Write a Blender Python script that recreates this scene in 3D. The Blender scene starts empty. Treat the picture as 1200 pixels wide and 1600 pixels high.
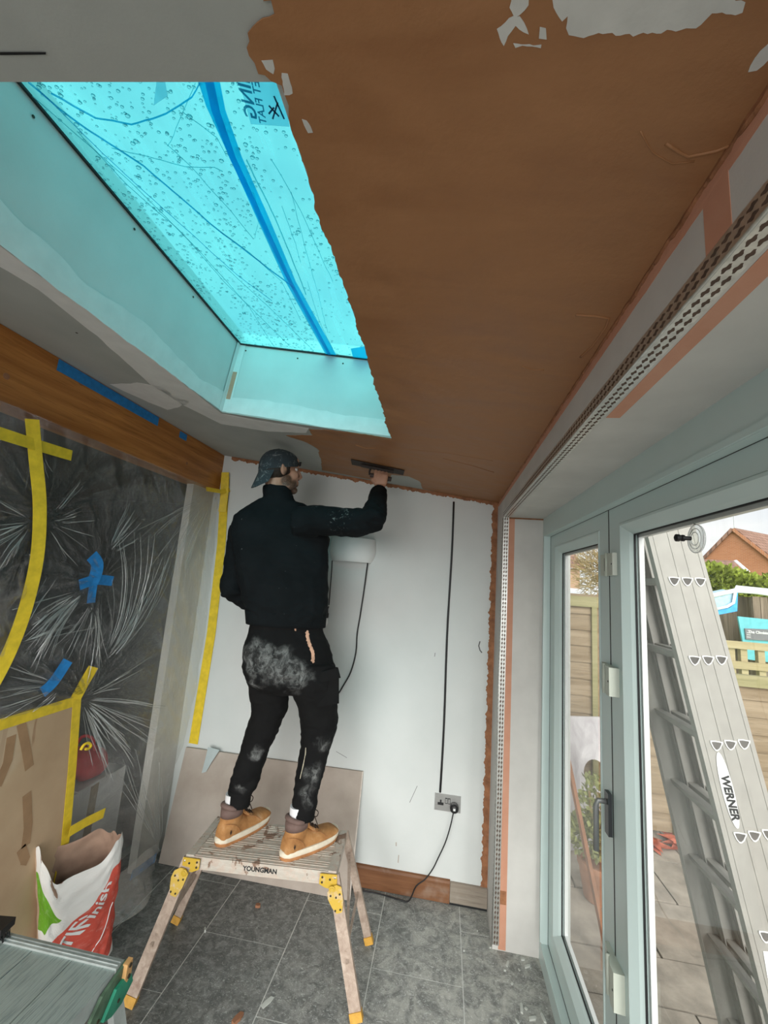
import bpy, bmesh, math, random
from mathutils import Vector, Matrix, noise
from mathutils.geometry import tessellate_polygon
random.seed(11)
SC = bpy.context.scene
COL = SC.collection
PI = math.pi

# ------------------------------------------------------------------ camera
FPX, EYE = 650.0, Vector((0, 0, 1.74))
YAW, PITCH, ROLL = -0.15513419, -0.16391276, 0.07377860
def _rot():
    ca, sa = math.cos(YAW), math.sin(YAW); cb, sb = math.cos(PITCH), math.sin(PITCH); cc, sc = math.cos(ROLL), math.sin(ROLL)
    rz = Matrix(((ca, -sa, 0), (sa, ca, 0), (0, 0, 1)))
    base = Matrix(((1, 0, 0), (0, 0, -1), (0, 1, 0)))
    rx = Matrix(((1, 0, 0), (0, cb, -sb), (0, sb, cb)))
    rr = Matrix(((cc, -sc, 0), (sc, cc, 0), (0, 0, 1)))
    return rr @ rx @ base @ rz
CR = _rot()                       # rows: camera right, down, forward in world
cam_d = bpy.data.cameras.new('camera'); cam = bpy.data.objects.new('camera', cam_d); COL.objects.link(cam)
cam_d.sensor_fit = 'VERTICAL'; cam_d.sensor_height = 36.0; cam_d.lens = FPX / 1600 * 36.0
cam_d.clip_start = 0.02; cam_d.clip_end = 500
m = Matrix.Identity(4)
for i in range(3):
    m[i][0] = CR[0][i]; m[i][1] = -CR[1][i]; m[i][2] = -CR[2][i]; m[i][3] = EYE[i]
cam.matrix_world = m
SC.camera = cam

# ------------------------------------------------------------------ world, sun, exposure
SC.view_settings.view_transform = 'Standard'
SC.view_settings.look = 'None'
SC.view_settings.gamma = 1.0
SC.view_settings.use_curve_mapping = False
SC.view_settings.exposure = 0.0
W = bpy.data.worlds.new('overcast_sky'); SC.world = W; W.use_nodes = True
nt = W.node_tree; nt.nodes.clear()
_o = nt.nodes.new('ShaderNodeOutputWorld'); _b = nt.nodes.new('ShaderNodeBackground')
_tc = nt.nodes.new('ShaderNodeTexCoord'); _mp = nt.nodes.new('ShaderNodeMapping'); _mp.inputs['Scale'].default_value = (1.6, 1.6, 6)
_n = nt.nodes.new('ShaderNodeTexNoise'); _n.inputs['Scale'].default_value = 2.2; _n.inputs['Detail'].default_value = 6
_r = nt.nodes.new('ShaderNodeValToRGB')
_r.color_ramp.elements[0].position = .35; _r.color_ramp.elements[0].color = (.78, .82, .88, 1)
_r.color_ramp.elements[1].position = .62; _r.color_ramp.elements[1].color = (1, 1, .99, 1)
nt.links.new(_tc.outputs['Generated'], _mp.inputs['Vector']); nt.links.new(_mp.outputs[0], _n.inputs['Vector'])
nt.links.new(_n.outputs['Fac'], _r.inputs[0]); nt.links.new(_r.outputs[0], _b.inputs['Color']); nt.links.new(_b.outputs[0], _o.inputs['Surface'])
_b.inputs['Strength'].default_value = 1.25
def sun(name, direction, strength, angle, color=(1, 1, 1)):
    d = bpy.data.lights.new(name, 'SUN'); d.energy = strength; d.angle = math.radians(angle); d.color = color
    o = bpy.data.objects.new(name, d); COL.objects.link(o)
    o.rotation_euler = Vector(direction).to_track_quat('-Z', 'Y').to_euler(); o.location = (6, -6, 9)
    return o
sun('sun_through_cloud', (-.06, .90, -.40), 6.6, 60, (1, .975, .94))

# ------------------------------------------------------------------ pixel -> point on a real plane
def ray(u, v):
    c = Vector(((u - 600) / FPX, (v - 800) / FPX, 1))
    return CR.transposed() @ c
def on_plane(u, v, n, d):
    n = Vector(n); r = ray(u, v); return EYE + r * ((d - n.dot(EYE)) / n.dot(r))
def onX(u, v, x): return on_plane(u, v, (1, 0, 0), x)
def onY(u, v, y): return on_plane(u, v, (0, 1, 0), y)
def onZ(u, v, z=0.0): return on_plane(u, v, (0, 0, 1), z)

# room dimensions, metres
XL, XR, XF, YW = -1.613, 0.315, 0.535, 2.692
YREV, ZSOF = 2.437, 2.152
CS = 0.1347                                   # ceiling slope
def zc(x): return 2.288 + CS * (XR - x)
CN = Vector((CS, 0, 1)); CD = 2.288 + CS * XR
def onC(u, v, off=0.0): return on_plane(u, v, CN, CD + off)
SX0, SX1, SY0, SY1 = -1.095, -0.246, 0.408, 1.747   # roof window opening
SHAFT = 0.362                                  # height of the shaft

# ------------------------------------------------------------------ object helpers
def tag(o, label=None, cat=None, group=None, kind=None):
    if label: o['label'] = label
    if cat: o['category'] = cat
    if group: o['group'] = group
    if kind: o['kind'] = kind
    return o
def wloc(o):
    v = Vector((0, 0, 0))
    while o is not None:
        v += o.location; o = o.parent
    return v
def thing(name, loc, label=None, cat=None, group=None, kind=None):
    o = bpy.data.objects.new(name, None); COL.objects.link(o); o.location = loc
    o.empty_display_size = .1
    return tag(o, label, cat, group, kind)
def link_mesh(name, me, mat, parent=None, origin=None, smooth=False):
    """me holds world coordinates; the object gets a sensible origin"""
    if parent is not None: off = wloc(parent)
    else: off = Vector(origin) if origin is not None else Vector((0, 0, 0))
    me.transform(Matrix.Translation(-off))
    if smooth:
        for p in me.polygons: p.use_smooth = True
    if mat is not None: me.materials.append(mat)
    o = bpy.data.objects.new(name, me); COL.objects.link(o)
    if parent is not None: o.parent = parent
    else: o.location = off
    return o

class MB:
    def __init__(s): s.bm = bmesh.new()
    def verts(s, vs, fs):
        b = [s.bm.verts.new(v) for v in vs]
        for f in fs:
            try: s.bm.faces.new([b[i] for i in f])
            except ValueError: pass
        return s
    def box(s, x0, x1, y0, y1, z0, z1):
        return s.hexa([(x0, y0, z0), (x1, y0, z0), (x1, y1, z0), (x0, y1, z0), (x0, y0, z1), (x1, y0, z1), (x1, y1, z1), (x0, y1, z1)])
    def hexa(s, v):
        return s.verts(v, [(3, 2, 1, 0), (4, 5, 6, 7), (0, 1, 5, 4), (1, 2, 6, 5), (2, 3, 7, 6), (3, 0, 4, 7)])
    def obox(s, c, ax, ay, az, sx, sy, sz):
        c = Vector(c); ax, ay, az = (Vector(a).normalized() for a in (ax, ay, az))
        v = [c + ax * (i * sx / 2) + ay * (j * sy / 2) + az * (k * sz / 2) for k in (-1, 1) for i, j in ((-1, -1), (1, -1), (1, 1), (-1, 1))]
        return s.hexa(v)
    def bar(s, a, b, w, t, up=(0, 0, 1)):
        a, b = Vector(a), Vector(b); d = (b - a); L = d.length; d.normalize()
        side = d.cross(Vector(up)).normalized(); u2 = side.cross(d).normalized()
        return s.obox((a + b) / 2, d, side, u2, L, w, t)
    def prism(s, poly, d):
        """poly: list of 3d points in order; d: extrusion vector"""
        d = Vector(d); n = len(poly); p = [Vector(q) for q in poly]
        tris = tessellate_polygon([p]); vs = p + [q + d for q in p]
        fs = [tuple(t) for t in tris] + [tuple(i + n for i in reversed(t)) for t in tris]
        fs += [(i, (i + 1) % n, (i + 1) % n + n, i + n) for i in range(n)]
        return s.verts(vs, fs)
    def tube(s, pts, r, n=8, cap=True, squash=1.0, ref=None):
        pts = [Vector(p) for p in pts]; rs = r if isinstance(r, (list, tuple)) else [r] * len(pts)
        rings = []; side = None
        for i, p in enumerate(pts):
            t = (pts[min(i + 1, len(pts) - 1)] - pts[max(i - 1, 0)]).normalized()
            if side is None:
                side = Vector(ref) if ref else (Vector((0, 0, 1)) if abs(t.z) < .9 else Vector((1, 0, 0)))
            side = (side - t * side.dot(t)).normalized(); up = t.cross(side)
            rings.append([s.bm.verts.new(p + (side * math.cos(a) + up * math.sin(a) * squash) * rs[i]) for a in (2 * PI * k / n for k in range(n))])
        for a, b in zip(rings, rings[1:]):
            for k in range(n): s.bm.faces.new((a[k], a[(k + 1) % n], b[(k + 1) % n], b[k]))
        if cap:
            s.bm.faces.new(list(reversed(rings[0]))); s.bm.faces.new(rings[-1])
        return s
    def loft(s, rings, cap=True, closed=True):
        """rings: lists of points, all the same length"""
        R = [[s.bm.verts.new(p) for p in r] for r in rings]; n = len(rings[0])
        for a, b in zip(R, R[1:]):
            for k in range(n if closed else n - 1): s.bm.faces.new((a[k], a[(k + 1) % n], b[(k + 1) % n], b[k]))
        if cap and closed:
            s.bm.faces.new(list(reversed(R[0]))); s.bm.faces.new(R[-1])
        return s
    def lathe(s, c, ax, prof, n=20):
        """prof: (radius, distance along ax)"""
        c = Vector(c); ax = Vector(ax).normalized(); e = ax.orthogonal().normalized(); g = ax.cross(e)
        return s.loft([[c + ax * h + (e * math.cos(2 * PI * k / n) + g * math.sin(2 * PI * k / n)) * max(r, 1e-4) for k in range(n)] for r, h in prof])
    def ball(s, c, rx, ry=None, rz=None, seg=12, rings=8, M=None):
        ry = ry or rx; rz = rz or rx; c = Vector(c); out = []
        for i in range(rings + 1):
            th = PI * i / rings; row = []
            for k in range(seg):
                ph = 2 * PI * k / seg
                v = Vector((rx * math.sin(th) * math.cos(ph), ry * math.sin(th) * math.sin(ph), rz * math.cos(th)))
                if i in (0, rings): v += Vector((1e-4 * math.cos(ph), 1e-4 * math.sin(ph), 0))
                row.append(c + (M @ v if M else v))
            out.append(row)
        return s.loft(out)
    def strip(s, pts, w, up, t=.0006):
        """flat tape along pts, lying in the plane whose normal is up, thickness t"""
        up = Vector(up).normalized(); pts = [Vector(p) for p in pts]; rings = []
        for i, p in enumerate(pts):
            d = (pts[min(i + 1, len(pts) - 1)] - pts[max(i - 1, 0)]).normalized(); sd = up.cross(d).normalized() * (w / 2)
            rings.append([p - sd, p + sd, p + sd + up * t, p - sd + up * t])
        return s.loft(rings)
    def mesh(s, name):
        bmesh.ops.recalc_face_normals(s.bm, faces=s.bm.faces)
        me = bpy.data.meshes.new(name); s.bm.to_mesh(me); s.bm.free(); return me
    def build(s, name, mat, parent=None, origin=None, smooth=False, bevel=0, seg=2):
        if bevel:
            es = [e for e in s.bm.edges if len(e.link_faces) == 2 and e.calc_face_angle(0) > .6]
            bmesh.ops.bevel(s.bm, geom=es, offset=bevel, segments=seg, affect='EDGES', profile=.5, clamp_overlap=True)
        o = link_mesh(name, s.mesh(name), mat, parent, origin, smooth)
        if smooth == 'auto': shade_auto(o)
        return o
def shade_auto(o, ang=.7):
    me = o.data
    for p in me.polygons: p.use_smooth = True
    bm = bmesh.new(); bm.from_mesh(me)
    for e in bm.edges:
        if len(e.link_faces) == 2 and e.calc_face_angle(0) > ang: e.smooth = False
    bm.to_mesh(me); bm.free()
def fractal_line(pts, step, amp, seed=0, closed=False, freq=1.0):
    """subdivide a polyline (2d/3d) and roughen it in its own plane's x/y"""
    out = []; P = [Vector(p) for p in pts]
    if closed: P.append(P[0])
    acc = 0
    for a, b in zip(P, P[1:]):
        L = (b - a).length; n = max(1, int(L / step)); d = (b - a) / max(L, 1e-9)
        for i in range(n):
            q = a + (b - a) * (i / n); acc += L / n
            nrm = Vector((-d.y, d.x, 0)) if abs(d.z) < .95 else Vector((1, 0, 0))
            j = noise.noise(Vector((acc * 14 * freq, seed * 3.7, 0))) + .6 * noise.noise(Vector((acc * 45 * freq, seed * 3.7, 5))) + .35 * noise.noise(Vector((acc * 130 * freq, seed * 1.7, 9)))
            out.append(q + nrm * j * amp)
    if not closed: out.append(P[-1])
    return out
def remeshed(bm_or_mb, voxel, smooth_iter=3, factor=.5):
    """one continuous skin around overlapping closed shapes"""
    me = bm_or_mb.mesh('tmp'); o = bpy.data.objects.new('tmp', me); COL.objects.link(o)
    md = o.modifiers.new('r', 'REMESH'); md.mode = 'VOXEL'; md.voxel_size = voxel
    if smooth_iter:
        sm = o.modifiers.new('s', 'SMOOTH'); sm.iterations = smooth_iter; sm.factor = factor
    dg = bpy.context.evaluated_depsgraph_get(); dg.update()
    out = bpy.data.meshes.new_from_object(o.evaluated_get(dg))
    bpy.data.objects.remove(o); bpy.data.meshes.remove(me)
    return out
# ------------------------------------------------------------------ materials
class NT:
    def __init__(s, name):
        s.m = bpy.data.materials.new(name); s.m.use_nodes = True; s.t = s.m.node_tree; s.t.nodes.clear()
        s.out = s.t.nodes.new('ShaderNodeOutputMaterial')
    def n(s, typ, props=None, **ins):
        nd = s.t.nodes.new('ShaderNode' + typ)
        for k, v in (props or {}).items(): setattr(nd, k, v)
        for k, v in ins.items():
            k = k.replace('_', ' ')
            sk = nd.inputs[int(k[1:])] if (k[0] == 'i' and k[1:].isdigit()) else nd.inputs[k]
            if isinstance(v, bpy.types.NodeSocket): s.t.links.new(v, sk)
            else:
                if sk.type == 'RGBA' and len(v) == 3: v = (*v, 1)
                sk.default_value = v
        return nd
    def pos(s, kind='Object'): return s.n('TexCoord').outputs[kind]
    def wpos(s): return s.n('NewGeometry').outputs['Position']
    def mapped(s, vec, scale=(1, 1, 1), rot=(0, 0, 0), loc=(0, 0, 0)):
        return s.n('Mapping', Vector=vec, Scale=scale, Rotation=rot, Location=loc).outputs[0]
    def noise(s, vec, scale, detail=4, rough=.55, dist=0):
        return s.n('TexNoise', Vector=vec, Scale=scale, Detail=detail, Roughness=rough, Distortion=dist).outputs['Fac']
    def ramp(s, fac, *stops):
        r = s.n('ValToRGB', Fac=fac); e = r.color_ramp.elements
        while len(e) < len(stops): e.new(.5)
        for el, (p, c) in zip(e, stops):
            el.position = p; el.color = (c, c, c, 1) if isinstance(c, (int, float)) else (*c, 1)
        return r.outputs[0]
    def mix(s, fac, a, b, mode='MIX'):
        r = s.n('Mix', {'data_type': 'RGBA', 'blend_type': mode})
        for k, v in ((0, fac), (6, a), (7, b)):
            if isinstance(v, bpy.types.NodeSocket): s.t.links.new(v, r.inputs[k])
            else: r.inputs[k].default_value = (*v, 1) if (k > 0 and len(v) == 3) else v
        return r.outputs[2]
    def math(s, op, a, b=0.0, clamp=False):
        r = s.n('Math', {'operation': op, 'use_clamp': clamp})
        for k, v in ((0, a), (1, b)):
            if isinstance(v, bpy.types.NodeSocket): s.t.links.new(v, r.inputs[k])
            else: r.inputs[k].default_value = v
        return r.outputs[0]
    def step(s, v, lo, hi, o0=0.0, o1=1.0):
        return s.n('MapRange', {'interpolation_type': 'SMOOTHSTEP', 'clamp': True}, i0=v, i1=lo, i2=hi, i3=o0, i4=o1).outputs[0]
    def sep(s, vec): return s.n('SeparateXYZ', Vector=vec).outputs
    def dist(s, vec, p): 
        r = s.n('VectorMath', {'operation': 'DISTANCE'}); s.t.links.new(vec, r.inputs[0]); r.inputs[1].default_value = p
        return r.outputs['Value']
    def bump(s, h, strength=.3, distance=.01):
        return s.n('Bump', Height=h, Strength=strength, Distance=distance).outputs[0]
    def bsdf(s, **k):
        b = s.n('BsdfPrincipled', **k); s.t.links.new(b.outputs[0], s.out.inputs[0]); return b
    def surf(s, sh): s.t.links.new(sh, s.out.inputs[0]); return s.m
def sc3(c, f): return tuple(min(1, x * f) for x in c)
def pm(name, c, rough=.6, metal=0.0, var=.12, scale=9, bump=.12, bscale=70, c2=None, stretch=(1, 1, 1), spec=.4, lo=.32, hi=.68, bdist=.004):
    t = NT(name); v = t.mapped(t.pos(), stretch)
    f = t.noise(v, scale, 6)
    col = t.ramp(f, (lo, sc3(c, 1 - var)), (hi, c2 or sc3(c, 1 + var)))
    ins = dict(Base_Color=col, Roughness=rough, Metallic=metal)
    ins['Specular_IOR_Level'] = spec
    if bump: ins['Normal'] = t.bump(t.noise(v, bscale, 3), bump, bdist)
    t.bsdf(**ins); return t.m
M = {}
M['plasterboard'] = pm('plasterboard_grey', (.40, .415, .39), .85, var=.06, scale=5, bump=.05, bscale=220)
M['fascia'] = pm('plasterboard_fascia', (.60, .59, .56), .85, var=.06, scale=6, bump=.05, bscale=200)
M['shaft'] = pm('plasterboard_shaft', (.62, .64, .62), .8, var=.05, scale=5, bump=.05, bscale=200)
M['skim'] = pm('plaster_joint_skim', (.74, .74, .72), .75, var=.05, scale=14, bump=.12, bscale=60)
M['skim_bare'] = pm('scraped_bare_board', (.60, .60, .57), .8, var=.08, scale=20, bump=.1)
M['upvc_teal_cast'] = pm('teal_cast_upvc', (.58, .70, .68), .32, var=.02, scale=4, bump=0, spec=.5)  # white uPVC with the skylight's teal cast and some shade put into its colour
M['dark_gap'] = pm('black_rubber', (.012, .013, .014), .6, var=.2)
M['rubber'] = M['dark_gap']
M['black_cable'] = pm('black_pvc_cable', (.012, .012, .013), .45, var=.1, bump=0)
M['steel'] = pm('brushed_steel', (.42, .42, .41), .38, .9, var=.1, scale=40, stretch=(1, 1, 14), bump=.05)
M['galv'] = pm('galvanised_steel', (.66, .66, .63), .36, .85, var=.18, scale=60, bump=.08)
M['black_plastic'] = pm('black_plastic', (.014, .014, .015), .4, var=.1, bump=0)
M['white_plastic'] = pm('white_plastic', (.75, .76, .75), .4, var=.03, bump=0)
M['yellow_tape'] = pm('yellow_masking_tape', (.78, .56, .03), .55, var=.12, scale=30, bump=.15, bscale=120)
M['blue_tape'] = pm('blue_masking_tape', (.02, .22, .56), .6, var=.15, scale=40, bump=.2, bscale=150)
M['bead_back'] = pm('plaster_and_shade_behind_bead', (.115, .075, .055), .85, var=.25, scale=30)
M['scrim'] = None
t = NT('orange_scrim_mesh'); v = t.mapped(t.pos(), (1, 1, 1))
ch = t.n('TexChecker', Vector=v, Scale=330).outputs['Fac']
col = t.mix(t.noise(v, 12), (.56, .25, .15), (.66, .36, .25))
t.bsdf(Base_Color=col, Roughness=.75, Normal=t.bump(ch, .5, .001)); M['scrim'] = t.m

# wet pink-brown plaster with trowel marks
def wet_plaster(name, dark=1.0):
    t = NT(name); v = t.wpos()
    sw = t.noise(t.mapped(v, (1.2, 5, 1.2), rot=(0, 0, .5)), 2.2, 7, .6, .6)
    fine = t.noise(v, 38, 5, .6)
    base = t.ramp(sw, (.3, (.31 * dark, .138 * dark, .056 * dark)), (.52, (.365 * dark, .172 * dark, .073 * dark)), (.75, (.41 * dark, .20 * dark, .09 * dark)))
    col = t.mix(t.math('MULTIPLY', fine, .35), base, (.26 * dark, .12 * dark, .05 * dark))
    arcs = t.n('TexWave', {'wave_type': 'BANDS'}, Vector=t.mapped(v, (1, 2.6, 1), rot=(0, 0, .25)), Scale=2.0, Distortion=7.0, Detail=3.0).outputs['Fac']
    h = t.math('ADD', t.math('MULTIPLY', arcs, .5), t.math('MULTIPLY', fine, .5))
    r = t.step(sw, .3, .7, .42, .62)
    t.bsdf(Base_Color=col, Roughness=r, Normal=t.bump(h, .35, .006), Specular_IOR_Level=.35); return t.m
M['wet'] = wet_plaster('wet_brown_plaster')
M['wet_edge'] = pm('brown_plaster_edge', (.30, .13, .06), .75, var=.3, scale=25, bump=.6, bscale=50, bdist=.01)

# far wall: painted white, faint scuffs
t = NT('white_painted_wall'); v = t.wpos()
f = t.noise(v, 3.5, 6); sm = t.noise(t.mapped(v, (3, 1, 1)), 7, 5, .7)
col = t.mix(t.step(sm, .66, .8, 0, .3), t.ramp(f, (.3, (.60, .63, .615)), (.7, (.65, .675, .66))), (.5, .5, .48))
t.bsdf(Base_Color=col, Roughness=.7, Normal=t.bump(t.noise(v, 160, 3), .06, .003)); M['wall'] = t.m

# slate floor tile, dusted with plaster
t = NT('slate_floor_tile'); v = t.wpos(); x, y, z = t.sep(v)
big = t.noise(v, 3.2, 6, .6, .4); mid = t.noise(v, 24, 8, .65, 1.2); fine = t.noise(v, 95, 5, .75, 1.5)
slate = t.ramp(mid, (.26, (.045, .050, .050)), (.48, (.12, .128, .124)), (.72, (.28, .29, .28)))
edge = t.math('ADD', t.math('MULTIPLY', x, .75), t.math('MULTIPLY', y, -.22))        # trodden dust grows towards the door
dsum = t.math('ADD', t.math('ADD', t.math('MULTIPLY', big, .9), edge), t.math('MULTIPLY', fine, .75))
dust = t.step(dsum, -.55, .62, 0, .95)
sp = t.step(t.noise(t.mapped(v, (1, 1.5, 1)), 62, 7, .72, 1.8), .53, .64, 0, .7)
patch = t.step(t.noise(v, 13, 7, .7, 1.0), .38, .66, .25, 1)
col = t.mix(t.math('MULTIPLY', dust, patch), slate, (.47, .47, .43))
col = t.mix(t.math('MULTIPLY', sp, t.step(dsum, -.75, .3, .35, 1)), col, (.68, .70, .67))
t.bsdf(Base_Color=col, Roughness=t.step(dust, 0, .6, .42, .85), Normal=t.bump(t.math('ADD', mid, fine), .25, .002)); M['tile'] = t.m
M['grout'] = pm('pale_grout', (.62, .63, .60), .9, var=.15, scale=30)

# glass
t = NT('clear_glass'); fr = t.math('MULTIPLY', t.n('Fresnel', IOR=1.45).outputs[0], t.math('SUBTRACT', 1.0, t.n('NewGeometry').outputs['Backfacing']))
tr = t.n('BsdfTransparent', Color=(.92, .93, .925)); gl = t.n('BsdfGlossy', Color=(1, 1, 1), Roughness=.015)
dz = t.n('BsdfDiffuse', Color=(.7, .72, .7))
sm = t.step(t.noise(t.mapped(t.wpos(), (3, 9, .8)), 3, 6, .7), .5, .85, 0, .07)
a = t.n('MixShader', i0=t.math('MULTIPLY', fr, .8), i1=tr.outputs[0], i2=gl.outputs[0])
M['glass'] = t.surf(t.n('MixShader', i0=sm, i1=a.outputs[0], i2=dz.outputs[0]).outputs[0])
# blue protective film on the roof window, wet with rain
def film(name, c, haze):
    t = NT(name); v = t.wpos()
    st = t.noise(t.mapped(v, (9, 1.2, 9), rot=(0, 0, -.62)), 2.2, 6, .6, .5)
    col = t.mix(t.step(st, .35, .75), sc3(c, .86), c)
    tr = t.n('BsdfTransparent', Color=col); tl = t.n('BsdfTranslucent', Color=sc3(c, 1.0)); gl = t.n('BsdfGlossy', Color=(1, 1, 1), Roughness=.12)
    a = t.n('MixShader', i0=haze, i1=tr.outputs[0], i2=tl.outputs[0])
    return t.surf(t.n('MixShader', i0=.03, i1=a.outputs[0], i2=gl.outputs[0]).outputs[0])
M['film'] = film('blue_protective_film', (.17, .80, .86), .25)
M['film_fold'] = film('blue_film_fold', (.16, .72, .90), .3)
M['film_fine'] = film('blue_film_crease', (.45, .80, .85), .3)
M['film_label'] = film('printed_film_label', (.62, .78, .84), .6)
M['film_ink'] = film('blue_film_ink', (.06, .22, .32), .5)
t = NT('rain_drop'); lw = t.n('LayerWeight', Blend=.35).outputs['Facing']
c = t.mix(t.step(lw, .1, .75), (.97, 1, 1), (.10, .42, .48)); tr = t.n('BsdfTransparent', Color=c); gl = t.n('BsdfGlossy', Color=(1, 1, 1), Roughness=.03)
M['drop'] = t.surf(t.n('MixShader', i0=.06, i1=tr.outputs[0], i2=gl.outputs[0]).outputs[0])
# polythene dust sheet
t = NT('polythene_pleat'); tr = t.n('BsdfTransparent', Color=(.97, .98, .97)); df = t.n('BsdfDiffuse', Color=(.80, .84, .83)); gl = t.n('BsdfGlossy', Color=(1, 1, 1), Roughness=.25)
a = t.n('MixShader', i0=.55, i1=df.outputs[0], i2=gl.outputs[0]); M['hem'] = t.surf(t.n('MixShader', i0=.30, i1=tr.outputs[0], i2=a.outputs[0]).outputs[0]); M['pleat'] = None
t = NT('polythene_pleat_glint'); tr = t.n('BsdfTransparent', Color=(.97, .98, .97)); df = t.n('BsdfDiffuse', Color=(.80, .84, .83)); gl = t.n('BsdfGlossy', Color=(1, 1, 1), Roughness=.25); a = t.n('MixShader', i0=.55, i1=df.outputs[0], i2=gl.outputs[0])
M['pleat'] = t.surf(t.n('MixShader', i0=.46, i1=tr.outputs[0], i2=a.outputs[0]).outputs[0])
def polythene(anchors):
    t = NT('clear_polythene_sheet'); v = t.wpos(); x, y, z = t.sep(v); h = None
    for k, (ay, az, amp, reach) in enumerate(anchors):           # sharp creases fanning out from the taped points
        dy, dz = t.math('SUBTRACT', y, ay), t.math('SUBTRACT', z, az); r = t.math('SQRT', t.math('ADD', t.math('MULTIPLY', dy, dy), t.math('MULTIPLY', dz, dz)))
        th = t.math('ARCTAN2', dz, dy); q = t.n('CombineXYZ', X=t.math('MULTIPLY', th, 9.0), Y=t.math('MULTIPLY', r, 1.6), Z=3.7 * k).outputs[0]
        n_ = t.noise(q, 1.6, 6, .62, .25); rid = t.math('SUBTRACT', 1.0, t.math('ABSOLUTE', t.math('MULTIPLY', t.math('SUBTRACT', n_, .5), 5.0)))
        c = t.math('MULTIPLY', t.math('MULTIPLY', rid, t.step(r, .05, reach, amp, 0)), t.math('MINIMUM', t.math('MULTIPLY', r, 5.0), 1.0))
        h = c if h is None else t.math('ADD', h, c)
    n2 = t.noise(t.mapped(v, (3, 13, 2.6), rot=(.62, 0, 0)), 3.2, 6, .62, .3); rid = t.math('SUBTRACT', 1.0, t.math('ABSOLUTE', t.math('MULTIPLY', t.math('SUBTRACT', n2, .5), 4.0)))
    n4 = t.noise(t.mapped(v, (3, 15, 1.0)), 3.0, 5, .6, .2)
    h = t.math('ADD', t.math('ADD', h, t.math('MULTIPLY', rid, .55)), t.math('MULTIPLY', n4, .5))
    nb = t.bump(h, 1.0, .018)
    tr = t.n('BsdfTransparent', Color=(.95, .96, .95)); cl = t.noise(t.mapped(v, (2, 6, 1)), 4, 5, .6)
    df = t.n('BsdfDiffuse', Color=(.70, .72, .70), Normal=nb); tl = t.n('BsdfTranslucent', Color=(.6, .62, .6), Normal=nb); gl = t.n('BsdfGlossy', Color=(1, 1, 1), Roughness=.16, Normal=nb)
    hz = t.n('MixShader', i0=.3, i1=df.outputs[0], i2=tl.outputs[0])
    low = t.step(z, .1, 1.0, .17, 0)
    a = t.n('MixShader', i0=t.math('ADD', t.step(cl, .3, .75, .03, .075), low), i1=tr.outputs[0], i2=hz.outputs[0])
    fr = t.math('ADD', .10, t.math('MULTIPLY', t.math('POWER', t.n('LayerWeight', Blend=.5, Normal=nb).outputs['Facing'], 4.0), .45))
    return t.surf(t.n('MixShader', i0=fr, i1=a.outputs[0], i2=gl.outputs[0]).outputs[0])

# timber
def timber(name, c1, c2, axis=1, rough=.5, gscale=1.0, dirt=0.0):
    t = NT(name); v = t.wpos(); s = [14 * gscale] * 3; s[axis] = .8 * gscale
    w = t.noise(t.mapped(v, s), 1.6, 7, .6, .8); g = t.noise(t.mapped(v, [q * 5 for q in s]), 2, 4, .6)
    col = t.mix(t.ramp(w, (.3, 0.0), (.7, 1.0)), c1, c2)
    col = t.mix(t.math('MULTIPLY', t.step(g, .5, .75), .5), col, sc3(c1, .5))
    if dirt: col = t.mix(t.step(t.noise(v, 6, 6), .5, .75, 0, dirt), col, (.5, .48, .42))
    t.bsdf(Base_Color=col, Roughness=rough, Normal=t.bump(g, .2, .003), Specular_IOR_Level=.35); return t.m
M['beam'] = timber('orange_stained_beam', (.30, .105, .022), (.58, .25, .065), 1, .42, .8)
M['skirting'] = timber('stained_skirting', (.15, .060, .025), (.25, .115, .052), 0, .5, 1.0, .35)
M['skirting_bare'] = timber('dusty_bare_skirting', (.22, .18, .14), (.33, .29, .24), 0, .8, 1, .5)
M['fence'] = timber('weathered_fence_board', (.18, .13, .075), (.31, .245, .165), 0, .85, .7)
M['fence_post'] = timber('green_tinged_rail', (.21, .20, .09), (.32, .29, .16), 0, .85, .7)
M['rail'] = timber('pale_rail_timber', (.30, .245, .13), (.42, .36, .22), 0, .85, .5)
M['shed'] = timber('dark_shed_boards', (.10, .075, .05), (.30, .24, .18), 2, .9, .35)
M['cardboard'] = None
t = NT('stained_cardboard'); v = t.wpos()
f = t.noise(v, 5, 5); drip = t.noise(t.mapped(v, (1, 9, 1.1), rot=(.35, 0, 0)), 1.5, 5, .5, .4)
col = t.ramp(f, (.3, (.45, .31, .19)), (.7, (.53, .38, .24)))
col = t.mix(t.step(drip, .60, .66, 0, .75), col, (.30, .15, .07)); col = t.mix(t.step(t.noise(v, 2.6, 4), .55, .7, 0, .5), col, (.60, .48, .34))
t.bsdf(Base_Color=col, Roughness=.85, Normal=t.bump(t.noise(t.mapped(v, (1, 1, 60)), 3), .06, .002)); M['cardboard'] = t.m
M['box_card'] = pm('brown_cardboard', (.36, .22, .12), .9, var=.15)
M['board_paper'] = pm('plasterboard_backing_paper', (.42, .355, .30), .9, var=.12, scale=4, bump=.08, bscale=120, c2=(.50, .44, .385))
M['board_core'] = pm('gypsum_core', (.62, .56, .50), .9, var=.1, scale=40)
M['paper_scrap'] = pm('torn_grey_paper', (.45, .52, .52), .6, var=.1)

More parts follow.
